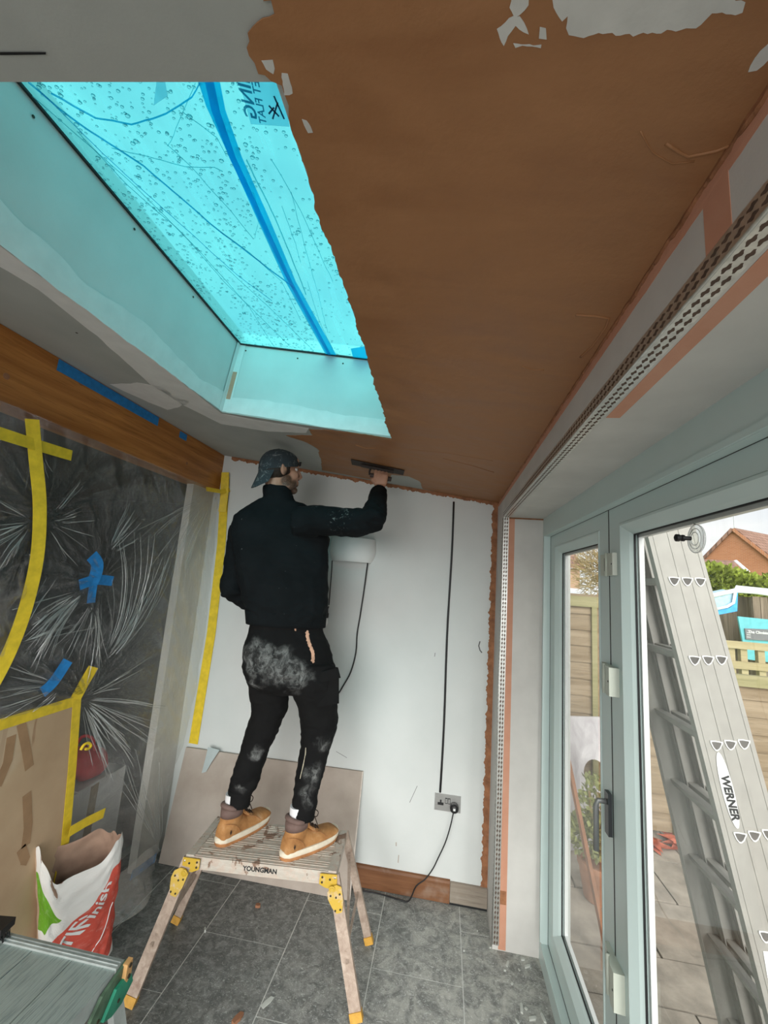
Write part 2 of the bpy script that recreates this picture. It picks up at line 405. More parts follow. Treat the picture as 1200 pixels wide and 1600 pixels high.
# splattered aluminium
t = NT('plaster_caked_aluminium'); v = t.wpos()
g = t.noise(t.mapped(v, (3, 26, 26)), 3, 5, .6); s1 = t.noise(v, 9, 7, .65, .6); s2 = t.noise(v, 42, 6, .7)
col = t.ramp(g, (.3, (.46, .42, .36)), (.7, (.62, .58, .51)))
col = t.mix(t.step(s2, .42, .62, 0, .7), col, (.55, .43, .35)); col = t.mix(t.step(s1, .565, .60, 0, .9), col, (.22, .125, .08))
t.bsdf(Base_Color=col, Roughness=.7, Metallic=.1, Normal=t.bump(t.math('ADD', s2, t.step(s1, .6, .66)), .4, .004)); M['caked'] = t.m
t = NT('pink_dusty_aluminium'); v = t.wpos(); s2 = t.noise(v, 30, 7, .7, .5); s1 = t.noise(v, 11, 6, .6)
col = t.ramp(s2, (.3, (.33, .245, .19)), (.55, (.47, .37, .30)), (.75, (.60, .51, .43)))
t.bsdf(Base_Color=t.mix(t.step(s1, .62, .7, 0, .6), col, (.22, .13, .09)), Roughness=.65, Metallic=.15, Normal=t.bump(s2, .3, .003)); M['leg_alu'] = t.m
t = NT('mustard_hinge_plate'); v = t.wpos(); s2 = t.noise(v, 34, 6, .65)
t.bsdf(Base_Color=t.mix(t.step(s2, .5, .68, 0, .8), (.58, .38, .035), (.56, .45, .36)), Roughness=.5, Normal=t.bump(s2, .2, .002)); M['mustard'] = t.m
M['foot_yellow'] = pm('yellow_foot', (.62, .34, .06), .6, var=.2, scale=30)
M['rivet'] = pm('dark_rivet', (.05, .04, .025), .5, .5)
M['rivet_light'] = pm('zinc_rivet', (.55, .50, .40), .4, .8)
t = NT('ribbed_green_grey_aluminium'); v = t.wpos(); x, y, z = t.sep(v)
rib = t.n('TexWave', {'wave_type': 'BANDS', 'bands_direction': 'X'}, Vector=v, Scale=46.0, Distortion=.3).outputs['Fac']
st = t.noise(t.mapped(v, (60, 4, 60)), 2, 6, .7)
col = t.mix(t.step(st, .45, .7, 0, .75), (.40, .47, .45), (.16, .20, .20))
t.bsdf(Base_Color=col, Roughness=.5, Metallic=.35, Normal=t.bump(rib, .35, .002)); M['ribbed'] = t.m
M['dull_alu'] = pm('dull_aluminium', (.42, .46, .45), .5, .4, var=.15, scale=20, bump=.1)
M['green_plastic'] = pm('green_plastic', (.02, .20, .12), .4, var=.3, scale=18, bump=.1)
M['olive_plastic'] = pm('dirty_green_plastic', (.07, .12, .075), .5, var=.4, scale=26, bump=.1)
M['tan_clip'] = pm('tan_latch', (.52, .30, .12), .5, var=.2)
M['ladder'] = pm('matt_ladder_aluminium', (.40, .385, .35), .55, .25, var=.07, scale=14, bump=.06, bscale=90)
M['ladder_hole'] = pm('rung_inside', (.14, .13, .12), .8, var=.2)
M['sticker'] = pm('white_sticker', (.82, .82, .80), .5, var=.04, bump=0)
M['ink'] = pm('black_ink', (.02, .02, .02), .6, var=.1, bump=0)
M['hinge'] = pm('cream_hinge_cover', (.56, .60, .52), .4, var=.03, bump=0)
M['handle'] = pm('anthracite_handle', (.07, .075, .08), .35, .3, var=.1, bump=0)
M['lever'] = pm('grey_lever', (.22, .23, .23), .4, .3, var=.1, bump=0)
# outdoors
M['slab'] = pm('concrete_slab', (.31, .27, .22), .9, var=.28, scale=7, bump=.3, bscale=40, bdist=.006)
M['soil'] = pm('dark_joint_soil', (.10, .085, .06), .95, var=.4, scale=30)
M['grass'] = pm('lawn_grass', (.22, .34, .05), .9, var=.45, scale=2.5, bump=.6, bscale=14)
M['leaf'] = pm('conifer_leaf', (.20, .25, .03), .75, var=.5, scale=1.6, bump=0)
M['twig'] = pm('winter_twig', (.36, .27, .13), .9, var=.35, scale=5, bump=0)
M['shrub_leaf'] = pm('olive_shrub_leaf', (.24, .26, .10), .7, var=.4, scale=9, bump=0)
M['red_leaf'] = pm('fallen_red_leaf', (.42, .11, .06), .7, var=.5, scale=12, bump=0)
t = NT('orange_brickwork'); v = t.pos()
b = t.n('TexBrick', Vector=t.mapped(v, (1, 1, 1)), Color1=(.36, .13, .055), Color2=(.46, .19, .09), Mortar=(.42, .31, .23), Scale=1.0)
b.inputs['Brick Width'].default_value = .225; b.inputs['Row Height'].default_value = .075; b.inputs['Mortar Size'].default_value = .008
t.bsdf(Base_Color=t.mix(t.math('MULTIPLY', t.noise(v, 4, 5), .6), b.outputs['Color'], (.42, .17, .075)), Roughness=.9); M['brick'] = t.m
t = NT('brown_roof_tiles'); v = t.pos()
b = t.n('TexBrick', Vector=v, Color1=(.24, .13, .09), Color2=(.34, .20, .15), Mortar=(.13, .07, .05), Scale=1.0)
b.inputs['Brick Width'].default_value = .33; b.inputs['Row Height'].default_value = .30; b.inputs['Mortar Size'].default_value = .03
t.bsdf(Base_Color=b.outputs['Color'], Roughness=.9); M['rooftile'] = t.m
M['tarp_blue'] = pm('bright_blue_tarp', (.05, .33, .68), .4, var=.15)
M['tarp_white'] = pm('white_roof_sheet', (.78, .80, .82), .5, var=.08)
M['tarp_pale'] = pm('pale_blue_sheet', (.34, .52, .64), .35, var=.15)
M['teal_board'] = pm('teal_painted_board', (.12, .42, .47), .6, var=.1)
M['grey_sign'] = pm('grey_sign_panel', (.16, .16, .17), .5, var=.1)
t = NT('scratched_grey_sheet'); v = t.wpos(); f = t.noise(t.mapped(v, (2, 2, .7)), 4, 7, .65, .8)
t.bsdf(Base_Color=t.ramp(f, (.3, (.27, .25, .26)), (.5, (.43, .41, .42)), (.72, (.66, .64, .64))), Roughness=.5); M['grey_sheet'] = t.m
M['pot'] = pm('terracotta_pot', (.34, .17, .10), .85, var=.2)
M['render_wall'] = pm('outer_render', (.5, .47, .43), .9, var=.1)
M['orange_toy'] = pm('orange_plastic', (.75, .33, .03), .5, var=.1)
# person
M['skin'] = pm('skin', (.46, .26, .175), .55, var=.1, scale=16, bump=.08, bscale=180)
M['hair'] = pm('dark_hair', (.022, .015, .010), .6, var=.4, scale=60, bump=.5, bscale=220)
M['sock'] = pm('white_sock', (.72, .72, .73), .9, var=.08, bump=.2, bscale=200)
M['lace'] = pm('brown_lace', (.035, .02, .014), .8, var=.2)
M['collar'] = pm('padded_collar', (.155, .10, .085), .75, var=.15, scale=25, bump=.2)
M['midsole'] = pm('cream_midsole', (.70, .63, .50), .7, var=.1, scale=30)
M['gum'] = pm('gum_rubber', (.42, .19, .075), .7, var=.2, scale=30)
t = NT('tan_nubuck'); v = t.pos(); f = t.noise(v, 16, 6, .65); 
col = t.ramp(f, (.3, (.27, .115, .033)), (.55, (.42, .205, .07)), (.75, (.55, .35, .19)))
t.bsdf(Base_Color=col, Roughness=.85, Normal=t.bump(t.noise(v, 60, 4), .2, .003)); M['nubuck'] = t.m
M['eye_white'] = pm('eye_white', (.7, .68, .65), .3, var=.03, bump=0)
M['eye_dark'] = pm('eye_dark', (.03, .02, .015), .3, var=.1, bump=0)
M['lip'] = pm('lip', (.40, .17, .13), .5, var=.1, bump=0)
M['trowel_steel'] = pm('dark_trowel_steel', (.030, .020, .015), .6, .0, var=.3, scale=20)
M['trowel_handle'] = pm('trowel_grip', (.05, .035, .03), .6, var=.2)
M['lamp_white'] = pm('white_ceramic_lamp', (.74, .75, .74), .45, var=.03, bump=0)
M['bulb'] = pm('frosted_bulb', (.8, .8, .78), .25, var=.02, bump=0)
M['chip'] = pm('plaster_chip', (.56, .58, .54), .9, var=.1)
M['wood_chip'] = pm('brown_wood_offcut', (.30, .14, .075), .8, var=.2)
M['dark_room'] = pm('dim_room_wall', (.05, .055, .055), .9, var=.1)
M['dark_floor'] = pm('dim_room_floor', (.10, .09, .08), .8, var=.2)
M['nib'] = pm('pale_plastered_nib', (.60, .58, .53), .9, var=.06)
M['pale_card'] = pm('pale_grey_carton', (.50, .49, .48), .85, var=.06)
M['box_light'] = pm('light_brown_carton', (.46, .34, .22), .9, var=.12)
M['red_cloth'] = pm('red_bag', (.45, .03, .04), .7, var=.25, scale=14)
M['clear_tape'] = pm('scuff', (.1, .1, .1), .7)
# ------------------------------------------------------------------ the room
YB = -1.3                      # room cut short here and left open behind the camera to let light in
fl = MB().box(XL - .25, .70, YB, YW + .1, -.08, -.0012).build('floor', M['grout'], origin=(0, 0, 0)); tag(fl, 'dusty slate-grey tiled floor', kind='structure')
TX = [-1.897, -1.4845, -1.0722, -.6598, -.2485, .1642, .5770]
TL_ = .6276
for ci in range(len(TX) - 1):
    x0, x1 = TX[ci] + .0024, TX[ci + 1] - .0024
    j0 = 2.512 if ci % 2 == 1 else 2.2
    if ci == len(TX) - 2: j0 = 2.507
    y = j0 + 2 * TL_
    while y > YB:
        ya, yb = y - TL_ + .0024, y - .0024
        cx0, cx1, cy0, cy1 = max(x0, XL - .2), min(x1, .535), max(ya, YB), min(yb, YW)
        if x0 > .1 and cy1 > YREV - .01 and cx1 > .315:
            if cy0 < YREV - .03:
                tb = MB().box(cx0, cx1, cy0, YREV, -.0011, .0002)
                tb.build('floor_tile', M['tile'], fl)
            cx1 = .313; cy0 = max(cy0, YREV + .002)
        if cx1 - cx0 > .01 and cy1 - cy0 > .01:
            dz = random.uniform(-.0008, 0)
            MB().box(cx0, cx1, cy0, cy1, -.0011, dz * .4 + .0004).build('floor_tile', M['tile'], fl, bevel=.0005, seg=1)
        y -= TL_

# ceiling boards round the roof window opening
cb = MB()
def cslab(b, x0, x1, y0, y1, z0=0, z1=.014):
    b.hexa([(x0, y0, zc(x0) + z0), (x1, y0, zc(x1) + z0), (x1, y1, zc(x1) + z0), (x0, y1, zc(x0) + z0),
            (x0, y0, zc(x0) + z1), (x1, y0, zc(x1) + z1), (x1, y1, zc(x1) + z1), (x0, y1, zc(x0) + z1)])
for q in ((XL - .1, SX0, YB, YW + .1), (SX1, XR + .01, YB, YW + .1), (SX0, SX1, YB, SY0), (SX0, SX1, SY1, YW + .1)): cslab(cb, *q)
ceil = cb.build('ceiling', M['plasterboard'], origin=(0, 0, 2.3)); tag(ceil, 'sloping plasterboard ceiling, half skimmed with wet brown plaster', kind='structure')
def cpoly(name, loops_px, off, mat, parent, step=.02, amp=.006, seed=1, thick=.002):
    """a thin coat on the ceiling; the first loop is the outline, the others are gaps"""
    loops = []
    for i, lp in enumerate(loops_px):
        pts = [onC(*q, 0) if len(q) == 2 else Vector(q) for q in lp]
        pts = fractal_line(pts, step, amp, seed + i, True)
        loops.append([Vector((p.x, p.y, 0)) for p in pts])
    tris = tessellate_polygon(loops); flat = [p for lp in loops for p in lp]
    vs = [(p.x, p.y, zc(p.x) - off) for p in flat] + [(p.x, p.y, zc(p.x) - off + thick) for p in flat]
    n = len(flat); fs = [tuple(t) for t in tris]; k = 0
    for lp in loops:
        L = len(lp)
        for i in range(L):
            a, b_ = k + i, k + (i + 1) % L; fs.append((a, b_, b_ + n, a + n))
        k += L
    return MB().verts(vs, fs).build(name, mat, parent)
coat = [(XR + .03, -.5, 0), (-.30, -.5, 0), (-.27, .1, 0), (419, 0), (427, 16), (412, 30), (391, 52), (389, 72), (398, 96), (404, 116), (424, 126), (436, 131), (464, 226), (504, 352), (539, 452), (574, 560), (612, 686), (590, 681), (553, 676), (520, 672),
        (483, 670), (489, 680), (447, 680), (473, 688), (497, 700), (502, 720), (503, 734), (540, 741), (575, 748), (606, 753), (612, 741), (640, 744), (657, 752), (660, 763), (790, 792), (1030, 428), (1135, 256), (1222, 112)]
g1 = [(862, -30), (868, 2), (893, 20), (890, 48), (912, 55), (935, 48), (962, 52), (1048, 46), (1096, 36), (1110, 22), (1158, 16), (1162, 2), (1120, -30)]
g2 = [(800, -30), (796, 8), (803, 22), (776, 42), (787, 68), (792, 50), (806, 36), (824, 52), (816, 36), (806, 18), (826, 4), (828, -30)]
g3 = [(843, 42), (851, 42), (855, 54), (846, 54)]
g4 = [(1172, 108), (1180, 88), (1200, 66), (1212, 70), (1192, 98)]
g5 = [(802, 66), (822, 63), (846, 66), (844, 75), (816, 71), (804, 72)]
g6 = [(408, 88), (426, 90), (428, 110), (418, 104)]
g7 = [(441, 112), (450, 112), (456, 140), (446, 146)]
g8 = [(473, 186), (478, 186), (488, 202), (484, 204)]
coat_o = cpoly('wet_plaster_coat', [coat], .0028, M['wet'], ceil, .007, .008)
for i_, g_ in enumerate((g1, g2, g3, g4, g5, g6, g7, g8)): cpoly('bare_patch', [g_], .0034, M['skim_bare'], coat_o, .004, .009 if i_ in (0, 3) else .005, 60 + i_, .0005)
coat_o['label'] = 'freshly trowelled wet brown plaster coat'
# raised trowel ridges and drag lines in the wet coat
for pl, r in (([(900, 492), (930, 494), (952, 497), (946, 512), (926, 540), (907, 558)], .003), ([(1040, 225), (1075, 245), (1120, 236), (1150, 224)], .0022), ([(815, 572), (832, 578), (850, 578)], .002), ([(692, 716), (740, 728), (772, 738)], .0025), ([(555, 695), (570, 700), (588, 700)], .003), ([(1000, 205), (1020, 238), (1050, 256), (1085, 252)], .0012), ([(640, 702), (700, 708), (770, 720)], .0015)):
    pts = [onC(u, v, -.0028) for u, v in pl]
    MB().tube(fractal_line(pts, .01, .0012, 3), r, 5).build('plaster_ridge', M['wet'], ceil, smooth=True)
# pale joint filler on the bare boards
for i, lp in enumerate(([(-40, 352), (0, 384), (120, 472), (240, 562), (346, 646), (400, 656), (482, 669), (478, 676), (420, 674), (345, 662), (285, 632), (235, 600), (160, 532), (60, 452), (-40, 392)],
                        [(172, 600), (215, 598), (262, 606), (270, 618), (300, 628), (262, 640), (232, 628), (205, 616)],
                        [(90, 640 - 80), (98, 562), (100, 565)])[:2]):
    cpoly('joint_filler', [lp], .0014, M['skim'], ceil, .03, .006, 20 + i, .001)
for (u, v) in ((240, 600), (430, 672), (120, 520)):
    p = onC(u, v); MB().lathe(p, (0, 0, -1), [(.004, -.001), (.004, .0008), (.002, .0012)], 8).build('screw_head', M['rivet'], ceil)
q0, q1 = onC(0, 80), onC(72, 80); q2, q3 = onC(72, 84), onC(0, 85)
MB().verts([tuple(p - Vector((0, 0, .0015))) for p in (q0, q1, q2, q3)], [(0, 1, 2, 3)]).build('board_joint', M['dark_gap'], ceil)

# roof window: shaft boards, seal, glass, blue film
win = thing('window_1', (SX0, SY1, zc(SX0)), 'roof window covered with wet blue protective film, in a plasterboard shaft', kind='structure')
tsh = SHAFT / (1 + CS * CS); SH = Vector((CS * tsh, 0, tsh)); SHL = SH * 1.12
def cpt(x, y): return Vector((x, y, zc(x)))
def shaft_panel(a, b, outward):
    o = Vector(outward) * .014; a = a + Vector((0, 0, .0142)); b = b + Vector((0, 0, .0142))
    MB().hexa([a, b, b + o, a + o, a + SHL, b + SHL, b + SHL + o, a + SHL + o]).build('shaft_panel', M['shaft'], win)
A, B, C_, D = cpt(SX0, SY0), cpt(SX1, SY0), cpt(SX1, SY1), cpt(SX0, SY1)
shaft_panel(A, D, (-1, 0, 0)); shaft_panel(D, C_, (0, 1, 0)); shaft_panel(C_, B, (1, 0, 0)); shaft_panel(B, A, (0, -1, 0))
PLN = Vector((1, 0, -CS)); PLD = SX0 - CS * zc(SX0)
def flat_patch(name, pts, nrm, step, amp, seed, mat, parent, t=.0012):
    nrm = Vector(nrm).normalized(); e = nrm.orthogonal().normalized(); f = nrm.cross(e); o = pts[0]
    p2 = fractal_line([Vector(((p - o).dot(e), (p - o).dot(f), 0)) for p in pts], step, amp, seed, True)
    P = [o + e * q.x + f * q.y + nrm * .0002 for q in p2]
    return MB().prism(P, nrm * t).build(name, mat, parent)
flat_patch('joint_filler', [on_plane(u, v, PLN, PLD) for u, v in ((-60, 336), (0, 382), (120, 474), (240, 564), (345, 642), (350, 612), (318, 596), (280, 560), (235, 512), (190, 478), (135, 446), (95, 400), (40, 352), (0, 312), (-60, 262))], (1, 0, -CS), .03, .006, 31, M['skim'], win)
flat_patch('joint_filler', [onY(u, v, SY1) for u, v in ((354, 644), (430, 655), (520, 669), (612, 682), (606, 656), (560, 650), (520, 646), (470, 634), (420, 626), (362, 622))], (0, -1, 0), .03, .005, 32, M['skim'], win)
# corner tape in the shaft
e0, e1 = cpt(SX0, SY1), cpt(SX0, SY1) + SH
MB().strip([e0 + Vector((.022, -.0012, .002)), e1 + Vector((.016, -.0012, 0))], .034, (0, -1, 0)).build('corner_tape', M['skim'], win)
MB().strip([e0 + Vector((.003, -.014, .002)), e1 + Vector((.003, -.014, 0))], .026, (1, 0, -CS)).build('corner_tape', M['skim'], win)
MB().strip([e0 + SH * .18 + Vector((.018, -.0022, .002)), e0 + SH * .58 + Vector((.016, -.0022, 0))], .022, (0, -1, 0)).build('corner_tape', M['scrim'], win)
for u, v in ((52, 182), (210, 358), (302, 464), (372, 548)): 
    p = on_plane(u, v, PLN, PLD); MB().lathe(p, (1, 0, -CS), [(.004, 0), (.004, .001), (.001, .0015)], 8).build('screw_head', M['rivet'], win)
for u, v in ((384, 548), (465, 560), (536, 568)):
    p = onY(u, v, SY1); MB().lathe(p, (0, -1, 0), [(.004, 0), (.004, .001), (.001, .0015)], 8).build('screw_head', M['rivet'], win)
# black seal between shaft and glass
for a, b in ((A, D), (D, C_), (C_, B), (B, A)):
    d = (b - a).normalized(); inn = Vector((0, 0, 1)).cross(d) * -1
    MB().bar(a + SH * .992 + inn * .0035, b + SH * .992 + inn * .0035, .007, .006).build('glazing_seal', M['dark_gap'], win)
def gsheet(off, thick, mat, name, x0=SX0 - .05, x1=SX1 + .15, y0=SY0 - .06, y1=SY1 + .05):
    b = MB(); cslab(b, x0, x1, y0, y1, off, off + thick); return b.build(name, mat, win)
gsheet(SHAFT + .016, .004, M['glass'], 'glass_pane')
b = MB(); nx, ny = 60, 90; X0, X1, Y0, Y1 = SX0 - .02, SX1 + .12, SY0 - .03, SY1 + .02
def filmz(x, y):
    a = x * .62 + y * .35
    return zc(x) + SHAFT + .005 + .003 * noise.noise(Vector((a * 16, (y - x) * 3, 0))) + .0016 * noise.noise(Vector((a * 50, (y - x) * 6, 4)))
vs = [(X0 + (X1 - X0) * i / nx, Y0 + (Y1 - Y0) * j / ny) for j in range(ny + 1) for i in range(nx + 1)]
b.verts([(x, y, filmz(x, y)) for x, y in vs], [(j * (nx + 1) + i, j * (nx + 1) + i + 1, (j + 1) * (nx + 1) + i + 1, (j + 1) * (nx + 1) + i) for j in range(ny) for i in range(nx)])
fo = b.build('protective_film', M['film'], win, smooth=True); fo['label'] = 'wet translucent blue protective film'
def onF(u, v, o=0.0): return onC(u, v, SHAFT + o)
def film_poly(name, px, off, mat, t=.0008): return MB().prism([onF(u, v, off) for u, v in px], (0, 0, t)).build(name, mat, fo)
film_poly('film_fold', [(304, 110), (340, 110), (352, 172), (378, 246), (420, 340), (462, 440), (526, 556), (510, 556), (446, 440), (398, 334), (356, 240), (322, 166)], -.004, M['film_fold'])
film_poly('film_fold', [(316, 110), (330, 110), (344, 176), (368, 246), (412, 342), (456, 440), (518, 556), (513, 556), (446, 432), (402, 338), (358, 246), (330, 172)], -.006, M['film_fold'])
film_poly('film_fold', [(548, 545), (578, 540), (580, 566), (552, 560)], -.004, M['film_fold'])
film_poly('film_fold', [(255, 112), (262, 150), (240, 165), (243, 140), (247, 112)], -.004, M['film_label'])
creases = [[(44, 128), (90, 168), (140, 205), (225, 260), (330, 350), (420, 420), (460, 450)], [(50, 150), (120, 210), (210, 290), (300, 380), (390, 480), (430, 545)],
           [(80, 145), (150, 185), (205, 194), (260, 178), (300, 152), (312, 130)], [(175, 232), (230, 245), (290, 260), (335, 262), (348, 268)], [(260, 225), (300, 262), (360, 330), (395, 372)],
           [(285, 175), (340, 215), (352, 240)], [(305, 130), (280, 190), (262, 228)], [(385, 250), (420, 320), (455, 400), (478, 460)], [(440, 322), (462, 380), (470, 410)], [(455, 300), (475, 380), (500, 470), (512, 520)],
           [(330, 350), (390, 395), (440, 440), (470, 500)], [(120, 205), (200, 290), (280, 360), (350, 440), (452, 540)], [(395, 300), (405, 335), (398, 372)], [(480, 440), (498, 500), (520, 545)], [(350, 415), (420, 480), (490, 548)], [(425, 250), (470, 330), (520, 440)], [(60, 140), (160, 240), (260, 330), (370, 430), (425, 470)]]
for i, cr in enumerate(creases):
    pts = fractal_line([onF(u, v, -.003) for u, v in cr], .02, .003, 50 + i, freq=.5)
    MB().tube(pts, (.0028 if i in (0, 2, 7) else .0013), 6, squash=.5).build('film_crease', M['film_fold'] if i in (0, 2, 16) else M['film_fine'], fo, smooth=True)
# printed label, seen back to front from inside
film_poly('film_label', [(366, 112), (435, 112), (447, 152), (452, 198), (392, 194), (380, 150)], -.007, M['film_label'])
def text_mesh(body, size, bold=0.0, shear=0.0, align='CENTER'):
    c = bpy.data.curves.new('txt', 'FONT'); c.body = body; c.size = size; c.align_x = align; c.align_y = 'CENTER'; c.offset = bold; c.shear = shear; c.resolution_u = 3
    o = bpy.data.objects.new('txt', c); COL.objects.link(o); dg = bpy.context.evaluated_depsgraph_get(); dg.update()
    me = bpy.data.meshes.new_from_object(o.evaluated_get(dg)); bpy.data.objects.remove(o); bpy.data.curves.remove(c); return me
def put_text(name, body, size, centre, right, up, mat, parent, bold=0.0, shear=0.0, thick=.0006, align='CENTER'):
    me = text_mesh(body, size, bold, shear, align); r = Vector(right).normalized(); u_ = Vector(up); u_ = (u_ - r * u_.dot(r)).normalized(); n_ = r.cross(u_); c = Vector(centre)
    for v in me.vertices: v.co = c + r * v.co.x + u_ * v.co.y + n_ * .0004
    return link_mesh(name, me, mat, parent)
lr = (onF(388, 188, -.009) - onF(372, 118, -.009)); lu = onF(378, 150, -.009) - onF(440, 150, -.009)
put_text('label_lettering', 'WARNING', .040, onF(394, 186, -.009), lr, lu, M['film_ink'], fo, .0008, align='RIGHT')
put_text('label_lettering', 'PALLET FLAT', .024, onF(412, 194, -.009), lr, lu, M['film_ink'], fo, .0004, align='RIGHT')
for a, c in (((420, 165), (436, 182)), ((434, 160), (426, 186)), ((428, 150), (444, 186)), ((420, 178), (428, 168))):
    MB().bar(onF(*a, -.009), onF(*c, -.009), .0035, .0006).build('label_drawing', M['film_ink'], fo)
# rain drops
rb = MB(); rnd = random.Random(5)
for i in range(3600):
    x, y = rnd.uniform(SX0 + .03, SX1 + .1), rnd.uniform(SY0 - .01, SY1)
    if noise.noise(Vector((x * 3, y * 3, 2))) < -.12 and rnd.random() < .8: continue
    r = rnd.uniform(.0014, .0042) * (1.5 if rnd.random() < .08 else 1); z = filmz(x, y) - .001; a = rnd.uniform(0, PI)
    ring = []
    for h, f in ((0, 1), (-.5, .78), (-.75, .3)):
        ring.append([(x + math.cos(2 * PI * k / 7 + a) * r * f * 1.25, y + math.sin(2 * PI * k / 7 + a) * r * f, z + h * r) for k in range(7)])
    rb.loft(ring)
tag(rb.build('rain_drops', M['drop'], fo, smooth=True), kind='stuff')

# far wall
fw = MB().box(XL - .25, .70, YW, YW + .12, -.08, 2.75).build('wall_far', M['wall'], origin=(0, YW, 0)); tag(fw, 'white painted end wall with a ragged brown plaster edge', kind='structure')
def ragged_strip(name, a, b, w, amp, seed, nrm, mat, parent, t=.004, step=.006):
    """strip from a to b; its outer edge (to the side w) is ragged"""
    a, b, w = Vector(a), Vector(b), Vector(w); n = int((b - a).length / step); nrm = Vector(nrm); wd = w.normalized(); rings = []
    for i in range(n + 1):
        q = a.lerp(b, i / n); s = i * step
        j = noise.noise(Vector((s * 20, seed, 0))) + .7 * noise.noise(Vector((s * 60, seed, 3))) + .4 * noise.noise(Vector((s * 150, seed, 7)))
        e = q + w + wd * (j * amp); k = t * (1 + .5 * noise.noise(Vector((s * 40, seed, 11))))
        rings.append([q, q + nrm * k, q.lerp(e, .7) + nrm * k * 1.2, e + nrm * k * .4, e])
    return MB().loft(rings).build(name, mat, parent)
ragged_strip('plaster_edge', (XL + .06, YW, zc(XL + .06)), (XR, YW, zc(XR)), (0, 0, -.022), .014, 1, (0, -1, 0), M['wet_edge'], fw)
ragged_strip('plaster_edge', (XR - .002, YW, 0.02), (XR - .002, YW, zc(XR)), (-.034, 0, 0), .012, 2, (0, -1, 0), M['wet_edge'], fw)
def wall_mark(px, w, name='wall_scuff', mat='clear_tape'):
    MB().strip([onY(u, v, YW - .0004) for u, v in px], w, (0, -1, 0), .0004).build(name, M[mat], fw)
wall_mark([(750, 1002), (748, 1009), (750, 1016), (753, 1020)], .007); wall_mark([(652, 1228), (640, 1254)], .0025); wall_mark([(680, 1020), (679, 1026)], .003); wall_mark([(619, 1316), (619, 1322)], .006, mat='board_paper'); wall_mark([(623, 1336), (622, 1348)], .005, mat='board_paper'); wall_mark([(525, 1174), (542, 1184)], .002)
# right wall: nib, lintel, soffit, wall behind the camera
rw = MB(); rw.box(XR, .68, YREV, YW, -.02, 2.42); rw.box(XR, .68, YB, YREV, ZSOF, 2.42); rw.box(XR, .68, YB, -.62, -.02, ZSOF)
rwo = rw.build('wall_right', M['fascia'], origin=(XR, YREV, 0)); tag(rwo, 'grey plasterboard wall and lintel round the garden doors', kind='structure')
# scrim tape
def tape(pts, w, up, mat, parent, name='scrim_tape', t=.0007): return MB().strip(pts, w, up, t).build(name, M[mat], parent)
ztop = zc(XR)
ragged_strip('scrim_tape', (XR, YB, ztop), (XR, YW, ztop), (0, 0, -.030), .0015, 5, (-1, 0, 0), M['scrim'], rwo, .0008)
ragged_strip('plaster_edge', (XR - .0006, YB, ztop), (XR - .0006, YW, ztop), (0, 0, -.010), .006, 6, (-1, 0, 0), M['wet_edge'], rwo, .003)
y_t = onX(1120, 330, XR).y
tape([(XR, y_t, ztop), (XR, y_t, ZSOF + .02)], .05, (-1, 0, 0), 'scrim', rwo)
tape([(XR + .052, YB, ZSOF), (XR + .052, .98, ZSOF)], .030, (0, 0, -1), 'scrim', rwo)
tape([(XR + .046, YREV, .004), (XR + .046, YREV, ZSOF)], .036, (0, -1, 0), 'scrim', rwo)
MB().strip([(XR + .046, YREV - .001, .20), (XR + .046, YREV - .001, .26)], .030, (0, -1, 0)).build('plaster_smear', M['wet_edge'], rwo)
MB().strip([(XR + .02, YREV - .0004, ZSOF - .004), (XF, YREV - .0004, ZSOF - .004)], .008, (0, -1, 0)).build('plaster_smear', M['wet_edge'], rwo)
